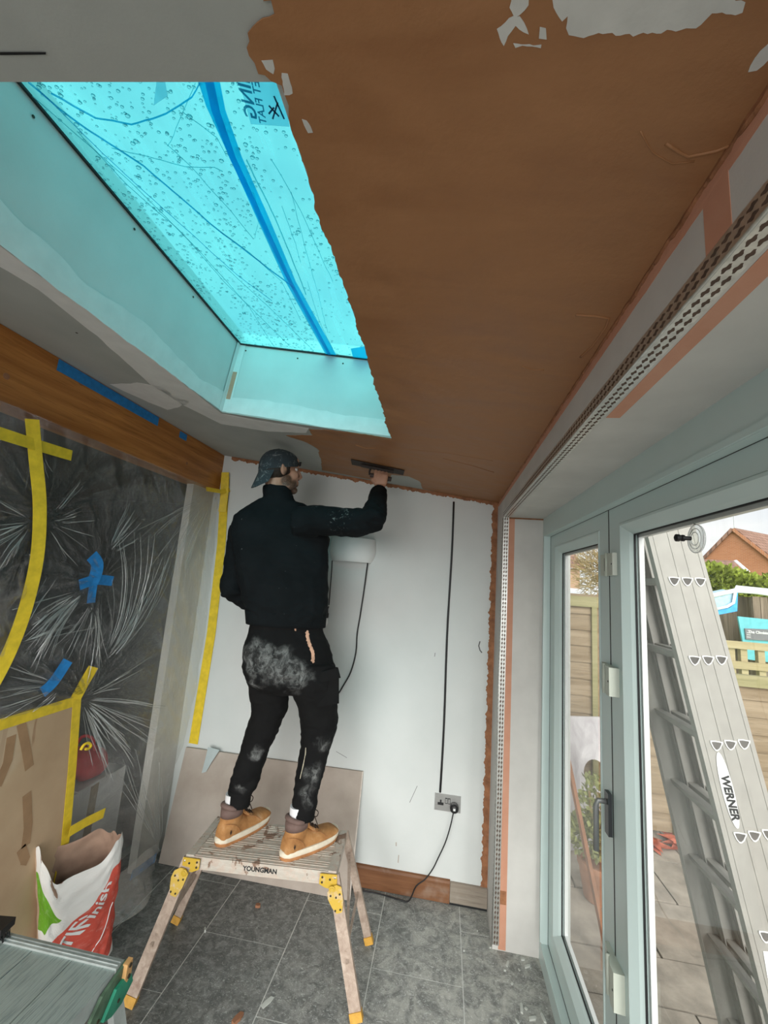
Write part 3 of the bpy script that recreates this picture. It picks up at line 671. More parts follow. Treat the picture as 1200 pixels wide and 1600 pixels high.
# perforated corner beads
def bead(name, a, b, w1, w2, n1, n2, label):
    """a-b: the nose line; w1,w2: wing directions; n1,n2: outward normals of the two faces"""
    a, b = Vector(a), Vector(b); L = (b - a).length; d = (b - a) / L; root = thing(name, a, label, 'corner bead')
    MB().tube([a + (Vector(n1) + Vector(n2)) * .001, b + (Vector(n1) + Vector(n2)) * .001], .0026, 8).build('bead_nose', M['galv'], root, smooth=True)
    for w, n_ in ((w1, n1), (w2, n2)):
        w, n_ = Vector(w), Vector(n_); MB().strip([a + w * .0165 + n_ * .0002, b + w * .0165 + n_ * .0002], .029, n_, .0006).build('plaster_shade_backing', M['bead_back'], root)  # brown plaster behind the soffit holes; on the fascia wing it paints in shade
    cell, rows, wing = .0215, 2, .0125
    hole = [(.43, .10), (.30, .16), (.12, .34), (-.02, .36), (-.14, .16), (-.40, .14), (-.44, -.06), (-.28, -.16), (-.10, -.34), (.04, -.36), (.16, -.16), (.40, -.12)]
    for w, n_ in ((w1, n1), (w2, n2)):
        w, n_ = Vector(w), Vector(n_); mb = MB()
        solid = lambda s0, s1, t0, t1: mb.verts([a + d * s + w * t + n_ * .0012 for s, t in ((s0, t0), (s1, t0), (s1, t1), (s0, t1))], [(0, 1, 2, 3)])
        solid(0, L, 0, .004); solid(0, L, .004 + rows * wing, .0065 + rows * wing)
        for r in range(rows):
            nc = int(L / cell)
            for c in range(nc):
                s0 = c * L / nc; cs = L / nc; t0 = .004 + r * wing; off = .5 if r % 2 else 0
                cx, cy = s0 + cs / 2, t0 + wing / 2; outer = []; inner = []
                for hx, hy in hole:
                    m_ = max(abs(hx) / .5, abs(hy) / .5 * .62); m_ = max(abs(hx) / .5, abs(hy) / .5)
                    inner.append((cx + hx * cs, cy + hy * wing)); outer.append((cx + hx / m_ * cs, cy + hy / m_ * wing))
                k = len(hole); P = [a + d * s + w * t + n_ * .0012 for s, t in outer + inner]
                mb.verts(P, [(i, (i + 1) % k, (i + 1) % k + k, i + k) for i in range(k)])
                for sx, sy in ((1, 1), (-1, 1), (-1, -1), (1, -1)):      # cell corners
                    corner = (cx + sx * cs / 2, cy + sy * wing / 2)
                    best = [i for i in range(k)]
                    q = [i for i in range(k) if (outer[i][0] - cx) * sx >= -1e-9 and (outer[i][1] - cy) * sy >= -1e-9]
                    if len(q) >= 2:
                        e1 = [i for i in q if abs(abs(outer[i][0] - cx) - cs / 2) < 1e-6]; e2 = [i for i in q if abs(abs(outer[i][1] - cy) - wing / 2) < 1e-6]
                        if e1 and e2:
                            i1 = max(e1, key=lambda i: abs(outer[i][1] - cy)); i2 = max(e2, key=lambda i: abs(outer[i][0] - cx))
                            mb.verts([a + d * s + w * t + n_ * .0012 for s, t in (outer[i1], corner, outer[i2])], [(0, 1, 2)])
        mb.build('perforated_wing', M['galv'], root)
    return root
bead('corner_bead', (XR, YREV, ZSOF), (XR, -.9, ZSOF), (0, 0, 1), (1, 0, 0), (-1, 0, 0), (0, 0, -1), 'long perforated steel corner bead along the lintel edge')
bead('corner_bead', (XR, YREV, .02), (XR, YREV, ZSOF), (0, 1, 0), (1, 0, 0), (-1, 0, 0), (0, -1, 0), 'upright perforated steel corner bead on the door reveal corner')

# skirting
bx = onY(703, 1380, YW).x
def skirt(name, x0, x1, mat, z0, z1, label):
    P = [(x0, YW, z0), (x0, YW - .018, z0), (x0, YW - .018, z1 - .014), (x0, YW - .012, z1 - .004), (x0, YW - .004, z1), (x0, YW, z1)]
    return tag(MB().prism(P, (x1 - x0, 0, 0)).build(name, M[mat], origin=(x0, YW, 0)), label, kind='structure')
skirt('baseboard_far', XL + .02, bx, 'skirting', .004, .115, 'brown stained wooden skirting board')
skirt('baseboard_far', bx + .002, XR - .002, 'skirting_bare', .012, .108, 'short bare dusty skirting offcut by the corner')
tag(MB().box(bx, XR - .002, YW - .016, YW - .001, .0006, .0115).build('gap_shade_1', M['dark_gap'], origin=(bx, YW, 0)), 'dark strip standing for shade under the skirting offcut', kind='structure')  # black strip painted in for the shade of the open gap
# left side: beam, nib and the dim room beyond
bm_ = MB().box(XL - .12, XL, YB, YW, 2.277, zc(XL) - .002).build('timber_beam', M['beam'], origin=(XL, 0, 2.277), bevel=.004); tag(bm_, 'orange-brown stained timber beam under the left ceiling edge', 'beam')
for u, v, r in ((252 / 2, 794 / 2 + 200, .012), (10, 588, .012), (127, 598, .014), (292, 724, .01)):
    p = onX(u, v, XL); MB().lathe(p, (1, 0, 0), [(r, -.001), (r, .0006), (r * .4, .0008)], 10).build('knot', M['wood_chip'], bm_)
lw_ = MB(); lw_.box(XL - .09, XL - .042, 2.45, YW, -.02, 2.3)
lwo = lw_.build('wall_left', M['nib'], origin=(XL - .06, 2.45, 0)); tag(lwo, 'pale plastered wall end behind the dust sheet', kind='structure')
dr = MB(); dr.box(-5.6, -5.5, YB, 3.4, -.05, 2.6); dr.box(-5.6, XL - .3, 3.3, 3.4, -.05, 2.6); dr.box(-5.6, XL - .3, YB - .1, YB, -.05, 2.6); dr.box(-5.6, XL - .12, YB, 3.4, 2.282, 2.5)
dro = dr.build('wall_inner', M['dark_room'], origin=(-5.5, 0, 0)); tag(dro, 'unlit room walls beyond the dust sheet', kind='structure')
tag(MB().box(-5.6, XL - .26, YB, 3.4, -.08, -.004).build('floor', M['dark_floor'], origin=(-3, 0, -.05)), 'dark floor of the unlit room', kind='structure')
# ------------------------------------------------------------------ garden doors
door = thing('door_1', (XF, 1.5, 0), 'white framed glazed garden doors, two leaves', kind='structure')
WP = M['upvc_teal_cast']
XO = XF + .085; YE = -.62; LJ = 1.561; L2E = .50; ZT, ZB_ = 2.047, .10; XLF = .565
fr = MB()
fr.box(XF, XO, YREV - .047, YREV, 0, ZSOF); fr.box(XF, XO, YE, YREV - .047, ZT, ZSOF); fr.box(XF, XO, YE, YREV - .047, 0, ZB_ - .004); fr.box(XF, XO, YE, YE + .047, ZB_, ZT)
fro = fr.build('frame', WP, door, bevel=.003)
# raised moulding round the frame edge
mo = MB(); mo.bar((XF - .003, YREV - .040, ZB_), (XF - .003, YREV - .040, ZT + .008), .012, .006, (1, 0, 0)); mo.bar((XF - .003, YE, ZT + .008), (XF - .003, YREV - .036, ZT + .008), .006, .014); mo.bar((XF - .002, YE, ZB_ - .012), (XF - .002, YREV - .046, ZB_ - .012), .006, .012)
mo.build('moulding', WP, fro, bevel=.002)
MB().box(XF + .004, XF + .03, YREV - .0022, YREV - .0002, .0, ZSOF).build('seal', M['dark_gap'], fro)
def leaf(y0, y1, label):
    """y0 near the camera, y1 far"""
    root = bpy.data.objects.new('door_leaf', None); COL.objects.link(root); root.parent = door; root.location = Vector((XLF, y0, ZB_)) - wloc(door); root['label'] = label
    sw, rt, rb, bd = .088, .060, .092, .040
    x0, x1 = XLF, XLF + .062
    a, b = y0 + .003, y1 - .003
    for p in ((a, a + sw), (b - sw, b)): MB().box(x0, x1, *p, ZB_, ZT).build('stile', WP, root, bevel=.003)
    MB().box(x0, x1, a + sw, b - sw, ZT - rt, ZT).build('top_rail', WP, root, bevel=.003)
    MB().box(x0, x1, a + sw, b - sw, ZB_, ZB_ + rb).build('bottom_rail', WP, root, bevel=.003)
    gy0, gy1, gz0, gz1 = a + sw, b - sw, ZB_ + rb, ZT - rt
    # sloping glazing bead, one mitred piece on each side
    o = [(gy0, gz0), (gy1, gz0), (gy1, gz1), (gy0, gz1)]; i_ = [(gy0 + bd, gz0 + bd), (gy1 - bd, gz0 + bd), (gy1 - bd, gz1 - bd), (gy0 + bd, gz1 - bd)]
    for k in range(4):
        p, q, r, s = o[k], o[(k + 1) % 4], i_[(k + 1) % 4], i_[k]
        mid = lambda u, w, f: (u[0] + (w[0] - u[0]) * f, u[1] + (w[1] - u[1]) * f)
        rings = []
        for (e, g) in ((p, s), (q, r)):
            m1, m2 = mid(e, g, .25), mid(e, g, .8)
            rings.append([(x0 + .001, *e), (x0 - .003, *mid(e, g, .08)), (x0 - .003, *m1), (x0 + .016, *m2), (x0 + .026, *g), (x0 + .044, *g), (x0 + .044, *e)])
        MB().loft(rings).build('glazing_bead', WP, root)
        # gasket
        rings = [[(x0 + .026, *e), (x0 + .026, *mid(e, g, -.12)), (x0 + .032, *mid(e, g, -.12)), (x0 + .032, *e)] for e, g in ((s, p), (r, q))]
        MB().loft([[(x0 + .0262, *g), (x0 + .0262, *mid(g, e, -.09)), (x0 + .0315, *mid(g, e, -.09)), (x0 + .0315, *g)] for (e, g) in ((p, s), (q, r))]).build('gasket', M['dark_gap'], root)
    gy0 += bd; gy1 -= bd; gz0 += bd; gz1 -= bd
    MB().box(x0 + .032, x0 + .036, gy0 - .01, gy1 + .01, gz0 - .01, gz1 + .01).build('glass_pane', M['glass'], root)
    # bright spacer of the double glazing, then the outer bead
    for (u0, u1, w0, w1) in ((gy0, gy0 + .012, gz0, gz1), (gy1 - .012, gy1, gz0, gz1)):
        MB().box(x0 + .037, x0 + .052, u0, u1, w0, w1).build('spacer_bar', M['white_plastic'], root)
    for (w0, w1) in ((gz0, gz0 + .012), (gz1 - .012, gz1)):
        MB().box(x0 + .037, x0 + .052, gy0, gy1, w0, w1).build('spacer_bar', M['white_plastic'], root)
    return root
lf1 = leaf(LJ, YREV - .047, 'narrow far door leaf'); lf2 = leaf(L2E, LJ, 'wide near door leaf')
MB().box(XLF - .001, XLF + .05, LJ - .0025, LJ + .0025, ZB_, ZT).build('seal', M['dark_gap'], door)
MB().box(XLF - .001, XLF + .03, YREV - .0495, YREV - .0470, ZB_, ZT).build('seal', M['dark_gap'], door)
MB().box(XLF - .0015, XLF + .03, YE, YREV - .047, ZT - .001, ZT + .003).build('seal', M['dark_gap'], door)
MB().box(XLF - .001, XLF + .03, L2E, YREV - .047, ZB_ - .004, ZB_).build('seal', M['dark_gap'], door)
# hinges: flat, open, flat
def hinge(z, hgt, proud):
    h = bpy.data.objects.new('hinge', None); COL.objects.link(h); h.parent = lf2; h.location = Vector((XLF, LJ, z)) - wloc(lf2)
    y0, y1 = LJ - .068, LJ + .052
    p = [(XLF - .0005, y1, z), (XLF - .0005, y0, z), (XLF - proud, y0 + .004, z), (XLF - proud, y0 + .03, z), (XLF - proud * .7, LJ, z), (XLF - .012, y1, z)]
    MB().prism(p, (0, 0, hgt)).build('hinge_cover', M['hinge'], h, bevel=.002)
    MB().box(XLF - .0125 - proud * .2, XLF - .0119, LJ + .004, LJ + .006, z + hgt * .2, z + hgt * .8).build('hinge_slot', M['dark_gap'], h)
    MB().tube([(XLF - proud * .75, LJ - .001, z - .003), (XLF - proud * .75, LJ - .001, z + hgt + .003)], .006, 8).build('hinge_pin', M['hinge'], h, smooth=True)
    MB().lathe((XLF - proud, y0 + .012, z + hgt * .5), (-1, 0, 0), [(.003, -.001), (.003, .0008)], 8).build('screw', M['dark_gap'], h)
hinge(1.815, .075, .014); hinge(1.43, .088, .030); hinge(.575, .098, .030)
# lever handle on the far leaf
hd = bpy.data.objects.new('handle', None); COL.objects.link(hd); hd.parent = lf1; hd.location = Vector((XLF, 1.60, 1.1)) - wloc(lf1)
hp = onX(947, 1290, XLF - .01); hy, hz = hp.y - .01, hp.z
MB().box(XLF - .012, XLF, hy - .016, hy + .016, hz - .02, hz + .105).build('backplate', M['handle'], hd, bevel=.004)
MB().tube([(XLF - .008, hy + .002, hz + .075), (XLF - .036, hy + .002, hz + .075), (XLF - .042, hy + .004, hz + .06), (XLF - .042, hy + .006, hz - .075)], .0085, 8, squash=.7).build('lever', M['lever'], hd, smooth=True)
# small white clip on the sill
cp = onX(856, 1484, XLF - .004)
tag(MB().prism([(XLF - .03, cp.y + .02, cp.z + .004), (XLF - .03, cp.y - .01, cp.z + .006), (XLF - .03, cp.y - .05, cp.z - .01), (XLF - .03, cp.y - .056, cp.z - .03), (XLF - .03, cp.y - .046, cp.z - .03), (XLF - .03, cp.y - .04, cp.z - .016), (XLF - .03, cp.y - .008, cp.z - .01), (XLF - .03, cp.y + .02, cp.z - .012)], (.033, 0, 0)).build('frame_clip', M['white_plastic'], door), 'white plastic frame clip')
# suction hook on the near pane
sp_ = onX(1090, 842, XLF + .031)
sh = thing('suction_hook', sp_, 'clear suction cup hook stuck high on the near door pane', 'suction hook')
t = NT('clear_suction_cup'); tr = t.n('BsdfTransparent', Color=(.96, .97, .96)); gl = t.n('BsdfGlossy', Color=(1, 1, 1), Roughness=.08); df = t.n('BsdfDiffuse', Color=(.75, .76, .75))
lw = t.n('LayerWeight', Blend=.45).outputs['Facing']
q = t.n('MixShader', i0=.5, i1=gl.outputs[0], i2=df.outputs[0]); M['cup'] = t.surf(t.n('MixShader', i0=t.step(lw, .2, 1, .06, .6), i1=tr.outputs[0], i2=q.outputs[0]).outputs[0])
R_ = .034
MB().lathe(sp_, (-1, 0, 0), [(R_, 0), (R_ * 1.02, .0015), (R_ * .95, .004), (R_ * .72, .006), (R_ * .7, .0068), (R_ * .45, .009), (R_ * .3, .015), (.004, .0155)], 28).build('suction_cup', M['cup'], sh, smooth=True)
for rr in (1.0, .72, .46):
    MB().tube([sp_ + Vector((-.004 * (2 - rr), math.cos(a) * R_ * rr, math.sin(a) * R_ * rr)) for a in (2 * PI * k / 28 for k in range(29))], .0011, 5, cap=False).build('cup_rim', M['white_plastic'], sh, smooth=True)
MB().lathe(sp_ + Vector((-.015, 0, 0)), (-1, 0, 0), [(.005, 0), (.005, .014), (.008, .015), (.008, .020), (.006, .022), (.009, .026), (.009, .033), (.004, .036)], 14).build('hook_knob', M['black_plastic'], sh, smooth='auto')
MB().prism([sp_ + Vector((-.002, .004, R_)), sp_ + Vector((-.002, .010, R_ + .007)), sp_ + Vector((-.002, -.002, R_ + .001))], (-.002, 0, 0)).build('pull_tab', M['steel'], sh)

# ------------------------------------------------------------------ far wall fittings
ca = onY(709, 784, YW - .006); cb_ = onY(688, 1238, YW - .006)
pts = [ca.lerp(cb_, i / 14) + Vector((.003 * math.sin(i * .7), 0, 0)) for i in range(15)]
tag(MB().tube(pts, .0062, 8).build('wall_cable', M['black_cable'], origin=cb_, smooth=True), 'straight black cable running up the wall from the socket to the ceiling', 'cable')
s0, s1 = onY(679, 1264, YW), onY(719.5, 1244.5, YW)
so = thing('wall_socket', ((s0.x + s1.x) / 2, YW, s0.z), 'double brushed steel wall socket on the white wall', 'wall socket')
sx0, sx1, sz0, sz1 = s0.x - .001, s0.x + .147, s0.z, s0.z + .087
MB().box(sx0, sx1, YW - .006, YW, sz0, sz1).build('faceplate', M['steel'], so, bevel=.002)
def sbox(name, cx, cz, w, h, mat, d=.0072): return MB().box(sx0 + cx - w / 2, sx0 + cx + w / 2, YW - d, YW - .005, sz0 + cz - h / 2, sz0 + cz + h / 2).build(name, M[mat], so)
sbox('outlet', .034, .036, .034, .014, 'black_plastic'); sbox('outlet', .034, .050, .009, .014, 'black_plastic')
for cx in (.066, .082):
    sbox('switch_surround', cx, .055, .014, .03, 'black_plastic', .0074); sbox('switch_rocker', cx, .055, .010, .022, 'steel', .0095)
pc = Vector((sx0 + .112, YW - .007, sz0 + .030))
pg = thing('plug', pc, 'round black mains plug in the right outlet of the wall socket', 'plug')
MB().lathe(pc, (0, -1, 0), [(.022, 0), (.025, .006), (.024, .026), (.016, .034), (.008, .036)], 16).build('plug_body', M['black_plastic'], pg, smooth='auto')
MB().box(pc.x - .006, pc.x + .006, pc.y - .0366, pc.y - .035, pc.z - .005, pc.z + .007).build('plug_label', M['white_plastic'], pg)
cpx = [(709, 1262), (708, 1272), (704, 1290), (696, 1316), (684, 1342), (676, 1358), (664, 1374), (650, 1385), (640, 1392)]
pts = [onY(u, v, YW - .03 - .004 * i) for i, (u, v) in enumerate(cpx)] 
pts = [pc + Vector((0, -.02, -.018))] + pts[1:]
pts[-1].z = .012; pts += [pts[-1] + Vector((-.05, .004, -.007)), pts[-1] + Vector((-.18, .02, -.007)), pts[-1] + Vector((-.32, .018, -.007))]
def smooth_pts(P, n=4):
    out = []; P = [Vector(p) for p in P]
    for i in range(len(P) - 1):
        p0, p1, p2, p3 = P[max(i - 1, 0)], P[i], P[i + 1], P[min(i + 2, len(P) - 1)]
        for k in range(n):
            t_ = k / n
            out.append(.5 * ((2 * p1) + (p2 - p0) * t_ + (2 * p0 - 5 * p1 + 4 * p2 - p3) * t_ * t_ + (3 * p1 - p0 - 3 * p2 + p3) * t_ ** 3))
    out.append(P[-1]); return out
tag(MB().tube(smooth_pts(pts), .0035, 7).build('mains_lead', M['black_cable'], origin=(pts[-1].x, pts[-1].y, 0), smooth=True), 'thin black lead drooping from the plug down to the skirting', 'cable')
# curved white up-and-down wall light with a loose lead and lampholder
lc = onY(548, 862, YW); lt = onY(548, 842, YW).z; lb = onY(546, 878, YW).z; lx0, lx1 = onY(512, 862, YW - .06).x, onY(585, 862, YW - .06).x
wl = thing('wall_light', (lc.x, YW, lb), 'curved white ceramic wall light beside the worker, lead hanging from it', 'wall light')
rings = []; cx = (lx0 + lx1) / 2; hw = (lx1 - lx0) / 2; nz = 9
for inner in (0, 1):
    for j in range(nz):
        f = j / (nz - 1) if not inner else 1 - j / (nz - 1)
        bul = 1 - .17 * max(0, 1 - 2 * f) ** 2 - .05 * max(0, 2 * f - 1) ** 2; th = .006 * inner
        rings.append([(cx + math.cos(a) * (hw * bul - th), YW - .001 - math.sin(a) * (.10 * bul - th), lb + (lt - lb) * f) for a in (PI * k / 20 for k in range(21))])
rings.append(rings[0])
MB().loft(rings, cap=False, closed=False).build('lamp_shade', M['lamp_white'], wl, smooth='auto')
MB().box(cx - .05, cx + .05, YW - .02, YW, (lb + lt) / 2 - .03, (lb + lt) / 2 + .03).build('back_box', M['white_plastic'], wl)
def wl_cable(px, r, name): 
    return MB().tube(smooth_pts([onY(u, v, YW - d) for u, v, d in px]), r, 7).build(name, M['black_cable'], wl, smooth=True)
wl_cable([(575, 876, .03), (573, 890, .02), (569, 920, .012), (563, 960, .012), (558, 990, .012), (556, 1020, .012), (548, 1050, .014), (536, 1072, .016), (527, 1086, .02), (515, 1100, .02), (505, 1112, .014)], .0045, 'lamp_lead')
wl_cable([(519, 876, .04), (518, 895, .025), (516, 920, .02), (514, 945, .02), (512, 952, .02)], .0035, 'lamp_lead')
hc = onY(511, 950, YW - .025)
MB().lathe(hc, (0, 0, -1), [(.006, 0), (.009, .008), (.011, .03), (.015, .034), (.015, .058), (.012, .062)], 12).build('lampholder', M['black_plastic'], wl, smooth='auto')
MB().lathe(hc + Vector((0, 0, -.06)), (0, 0, -1), [(.009, 0), (.011, .012), (.015, .03), (.010, .05), (.002, .055)], 12).build('bulb', M['bulb'], wl, smooth=True)
MB().box(hc.x - .03, hc.x + .012, hc.y - .002, hc.y + .02, hc.z + .012, hc.z + .018).build('cord_clip', M['white_plastic'], wl)

# plasterboard offcut leaning on the far wall
p0, p1 = onZ(240, 1340), onZ(545, 1408); zt = .60
top0, top1 = onY(262, 1163, YW - .016), onY(566, 1206, YW - .016)
p0 = Vector((XL + .02, 2.565, .002)); p1.z = .002; top0 = Vector((XL + .03, YW - .022, top0.z))
dn = Vector((0, .0125, 0)); pb = thing('plasterboard_offcut', p1, 'brown paper-faced plasterboard offcut leaning on the white end wall', 'plasterboard')
MB().hexa([p0, p1, p1 + dn, p0 + dn, top0, top1, top1 + dn, top0 + dn]).build('board', M['board_paper'], pb)
edge = (top1 - p1)
MB().hexa([p1 + Vector((.0002, 0, 0)), p1 + Vector((.006, 0, 0)), p1 + dn + Vector((.006, 0, 0)), p1 + dn, top1 + Vector((.0002, 0, 0)), top1 + Vector((.006, 0, 0)), top1 + dn + Vector((.006, 0, 0)), top1 + dn]).build('cut_edge', M['board_core'], pb)
sc_ = [onY(u, v, YW - .05) for u, v in ((325, 1167), (343, 1172), (330, 1192), (322, 1206), (315, 1208), (321, 1185))]
tag(MB().prism(sc_, (0, .001, 0)).build('paper_scrap', M['paper_scrap'], origin=sc_[3]), 'strip of torn grey paper hanging on the plasterboard offcut', 'paper')
# ------------------------------------------------------------------ outside
GZ = -.1
tag(MB().box(.62, 14, -3, 4.6, GZ - .2, GZ - .012).build('patio_bed', M['soil'], origin=(2, 2, GZ)), 'soil bed under the patio slabs', kind='structure')
pat = thing('patio', (1.5, 2.5, GZ), 'worn concrete slab patio outside the doors', kind='structure')
rnd = random.Random(3); rowsY = [-1.0, -.4, .2, .8, 1.4, 1.95, 2.447, 2.737, 3.19, 3.64, 4.09, 4.5]
for j, (ya, yb) in enumerate(zip(rowsY, rowsY[1:])):
    x = .62 - (0 if j % 2 else .3)
    while x < 4.2:
        w = .6; xa = max(x, .62)
        dz = rnd.uniform(-.006, .002)
        if x + w - xa > .05: MB().box(xa + .006, x + w - .006, ya + .006, yb - .006, GZ - .012, GZ + dz).build('slab', M['slab'], pat, bevel=.004, seg=1)
        x += w
tag(MB().box(-20, 60, 4.6, 70, GZ - .3, GZ - .02).build('ground', M['grass'], origin=(10, 20, GZ)), 'lawn beyond the fence', kind='structure')
# lapped fence: tall panel, then a lower one
def fence(name, x0, x1, y, top, label, posts):
    r = thing(name, ((x0 + x1) / 2, y, GZ), label, 'fence')
    z = GZ + .04; bh = .155 if top > 1.5 else .15; i = 0; me = {}
    while z < top - .12:
        tl = .012
        prof = [(x0, y, z), (x0, y - .022, z), (x0, y - .010, z + bh + .015), (x0, y, z + bh + .015)]
        b = MB(); n = 14; rings = []
        for k in range(n + 1):
            xx = x0 + (x1 - x0) * k / n; wv = .006 * noise.noise(Vector((xx * 3, z * 7, 1)))
            rings.append([(xx, y, z + wv), (xx, y - .024, z + wv), (xx, y - .009, z + bh + .015), (xx, y, z + bh + .015)])
        b.loft(rings).build('fence_board', M['fence'], r); z += bh - .018; i += 1
    MB().box(x0, x1, y - .045, y + .02, top - .09, top).build('capping_rail', M['fence_post'], r, bevel=.004)
    for xp in posts: MB().box(xp - .022, xp + .022, y - .05, y - .020, GZ, top - .085).build('batten', M['fence_post'], r)
    return r
fx = onY(915, 1000, 4.0).x
fence('fence_panel', .45, 1.95, 4.0, 1.735, 'tall lapped wooden fence panel seen through the far door leaf', [fx + .06, .62, 1.9])
fence('fence_panel', 1.97, 4.4, 4.05, 1.19, 'lower lapped wooden fence panel seen right of the ladder', [2.02, 2.85, 4.35])
# post and rail fence
pr = thing('post_and_rail_fence', (6, 8, GZ), 'open post and rail fence of pale timber on the lawn', 'fence')
for xa, xb in ((3.0, 6.4), (6.4, 10)):
    for z in (1.12, .80, .45): MB().box(xa, xb, 7.96, 8.0, z - .06, z + .06).build('rail', M['rail'], pr)
for px_ in (1141, 1160, 1187, 1215): 
    xx = onY(px_, 1010, 8.03).x; MB().box(xx - .05, xx + .05, 8.0, 8.08, GZ - .02, 1.14).build('post', M['rail'], pr)
# shed with a blue and white sheeted roof edge
ys = 13.0; a0 = onY(1085, 1000, ys).x; am = onY(1152, 960, ys).x
sd = thing('garden_shed', (am, ys, GZ), 'dark weathered board shed with blue and white sheeting on its roof', 'shed')
def shed_wall(x0, x1, y, z1, n):
    for k in range(n):
        xa = x0 + (x1 - x0) * k / n; xb = x0 + (x1 - x0) * (k + 1) / n
        MB().box(xa + .008, xb - .008, y - random.uniform(.0, .012), y + .03, GZ - .02, z1).build('wall_board', M['shed'], sd)
zt1 = onY(1130, 975, ys).z; zt2 = onY(1180, 932, ys - .6).z
shed_wall(a0, am, ys, zt1 + .35, 9); shed_wall(am, am + 2.6, ys - .6, zt2, 14)
MB().box(a0, am, ys, ys + 2, GZ - .02, zt1 + .3).build('shed_body', M['shed'], sd); MB().box(am, am + 2.6, ys - .57, ys + 2, GZ - .02, zt2 - .02).build('shed_body', M['shed'], sd)
P = lambda u, v, y=ys - .65: onY(u, v, y)
MB().prism([P(1106, 932), P(1148, 924), P(1147, 948), P(1114, 954)], (0, .5, .05)).build('pale_sheet', M['tarp_pale'], sd)
MB().prism([P(1113, 954, ys - .7), P(1140, 950, ys - .7), P(1147, 944, ys - .7), P(1149, 926, ys - .7), P(1153, 926, ys - .7), P(1152, 955, ys - .7), P(1116, 962, ys - .7)], (0, .1, 0)).build('blue_sheet', M['tarp_blue'], sd)
MB().tube([P(1104, 933), P(1148, 923), P(1180, 925), P(1240, 934)], .06, 8).build('roof_edge', M['tarp_white'], sd, smooth=True)
MB().tube([P(1113, 953, ys - .72), P(1136, 948, ys - .72), P(1146, 942, ys - .72), P(1149, 925, ys - .72)], .035, 8).build('roof_edge', M['tarp_white'], sd, smooth=True)
MB().prism([P(1148, 921), P(1240, 932), onY(1240, 925, ys + 2), onY(1150, 916, ys + 2)], (0, 0, .03)).build('roof_sheet', M['tarp_white'], sd)
# teal board with a grey sign on it
yb_ = 12.1
tb = thing('teal_board', onY(1180, 1040, yb_), 'teal painted board leaning against the dark shed, grey sign on it', 'board')
MB().prism([onY(u, v, yb_) for u, v in ((1153, 963), (1240, 972), (1240, 1040), (1166, 1030))], (0, .05, 0)).build('panel', M['teal_board'], tb)
MB().prism([onY(u, v, yb_ - .04) for u, v in ((1164, 982), (1240, 985), (1240, 1004), (1166, 999))], (0, .03, 0)).build('sign_panel', M['grey_sign'], tb)
sgr = onY(1200, 990, yb_) - onY(1170, 988, yb_)
put_text('sign_lettering', 'The Climbing', .09, onY(1186, 988.5, yb_ - .05), (1, 0, 0), (0, 0, 1), M['white_plastic'], tb, .002)
for k, v in enumerate((989, 992, 995.5)): MB().prism([onY(u, w, yb_ - .045) for u, w in ((1167, v - .6), (1173, v - .2), (1173, v + .4), (1167, v))], (0, .004, 0)).build('sign_mark', M['white_plastic'], tb)
# brick house with a gable
def house(name, P1, P2, apex, depth, label, aerial=False):
    r = thing(name, (apex[0], apex[1], GZ), label, 'house'); P1, P2, AP = Vector(P1), Vector(P2), Vector(apex)
    d = (P2 - P1); d.z = 0; d.normalize(); n_ = Vector((-d.y, d.x, 0))
    if n_.y < 0: n_ = -n_
    zE = (P1.z + P2.z) / 2; mid = (P1 + P2) / 2; hw = ((P2 - P1).to_2d().length) / 2; zA = AP.z
    o = bpy.data.objects.new('brick_wall', bpy.data.meshes.new('brick_wall')); COL.objects.link(o); o.parent = r
    L = [(-hw, GZ), (hw, GZ), (hw, zE), (0, zA), (-hw, zE)]
    b = MB().prism([(x, z, 0) for x, z in L], (0, 0, -depth)); me = b.mesh('brick_wall'); me.materials.append(M['brick']); o.data = me
    o.matrix_local = Matrix.Translation(-Vector(r.location)) @ Matrix(((d.x, 0, -n_.x, mid.x), (d.y, 0, -n_.y, mid.y), (0, 1, 0, 0), (0, 0, 0, 1)))
    for s in (-1, 1):
        slope = Vector((s * hw, zE - zA, 0)); Ls = slope.length
        sdir = (d * (s * hw) + Vector((0, 0, zE - zA))).normalized(); org = Vector((mid.x, mid.y, zA)) - n_ * .15
        up = sdir.cross(n_) * (1 if s < 0 else -1)
        if up.z < 0: up = -up
        me = MB().box(0, depth + .3, 0, Ls + .3, .02, .14).mesh('roof'); me.materials.append(M['rooftile']); q = bpy.data.objects.new('roof', me); COL.objects.link(q); q.parent = r
        q.matrix_local = Matrix.Translation(-Vector(r.location)) @ Matrix(((n_.x, sdir.x, up.x, org.x), (n_.y, sdir.y, up.y, org.y), (n_.z, sdir.z, up.z, org.z), (0, 0, 0, 1)))
        bb = MB(); e0 = org - n_ * .02 + up * .0; bb.bar(e0 + up * .02, e0 + sdir * (Ls + .25) + up * .02, .05, .16, up); bb.build('bargeboard', M['brick'] if s > 0 else M['rooftile'], r)
    if aerial:
        a = AP + n_ * .2; MB().tube([a + Vector((0, 0, -.6)), a + Vector((0, 0, 1.5))], .03, 6).build('aerial_mast', M['dull_alu'], r)
        MB().tube([a + Vector((-2.0, -.4, 1.45)), a + Vector((.1, 0, 1.5))], .025, 6).build('aerial_boom', M['dull_alu'], r)
        for k in range(6):
            c = a + Vector((-1.9 + .3 * k, -.38 + .06 * k, 1.46)); MB().tube([c - Vector((0, .3, 0)), c + Vector((0, .3, 0))], .012, 4).build('aerial_rod', M['dull_alu'], r)
    return r
house('brick_house', onY(1100, 881, 30), onY(1206, 868, 27), onY(1145, 828, 28.6), 14, 'orange brick house with a tiled gable roof and a television aerial', True)
lr_ = thing('bungalow', onY(1120, 900, 24), 'low brown tiled roof behind the hedge', 'house')
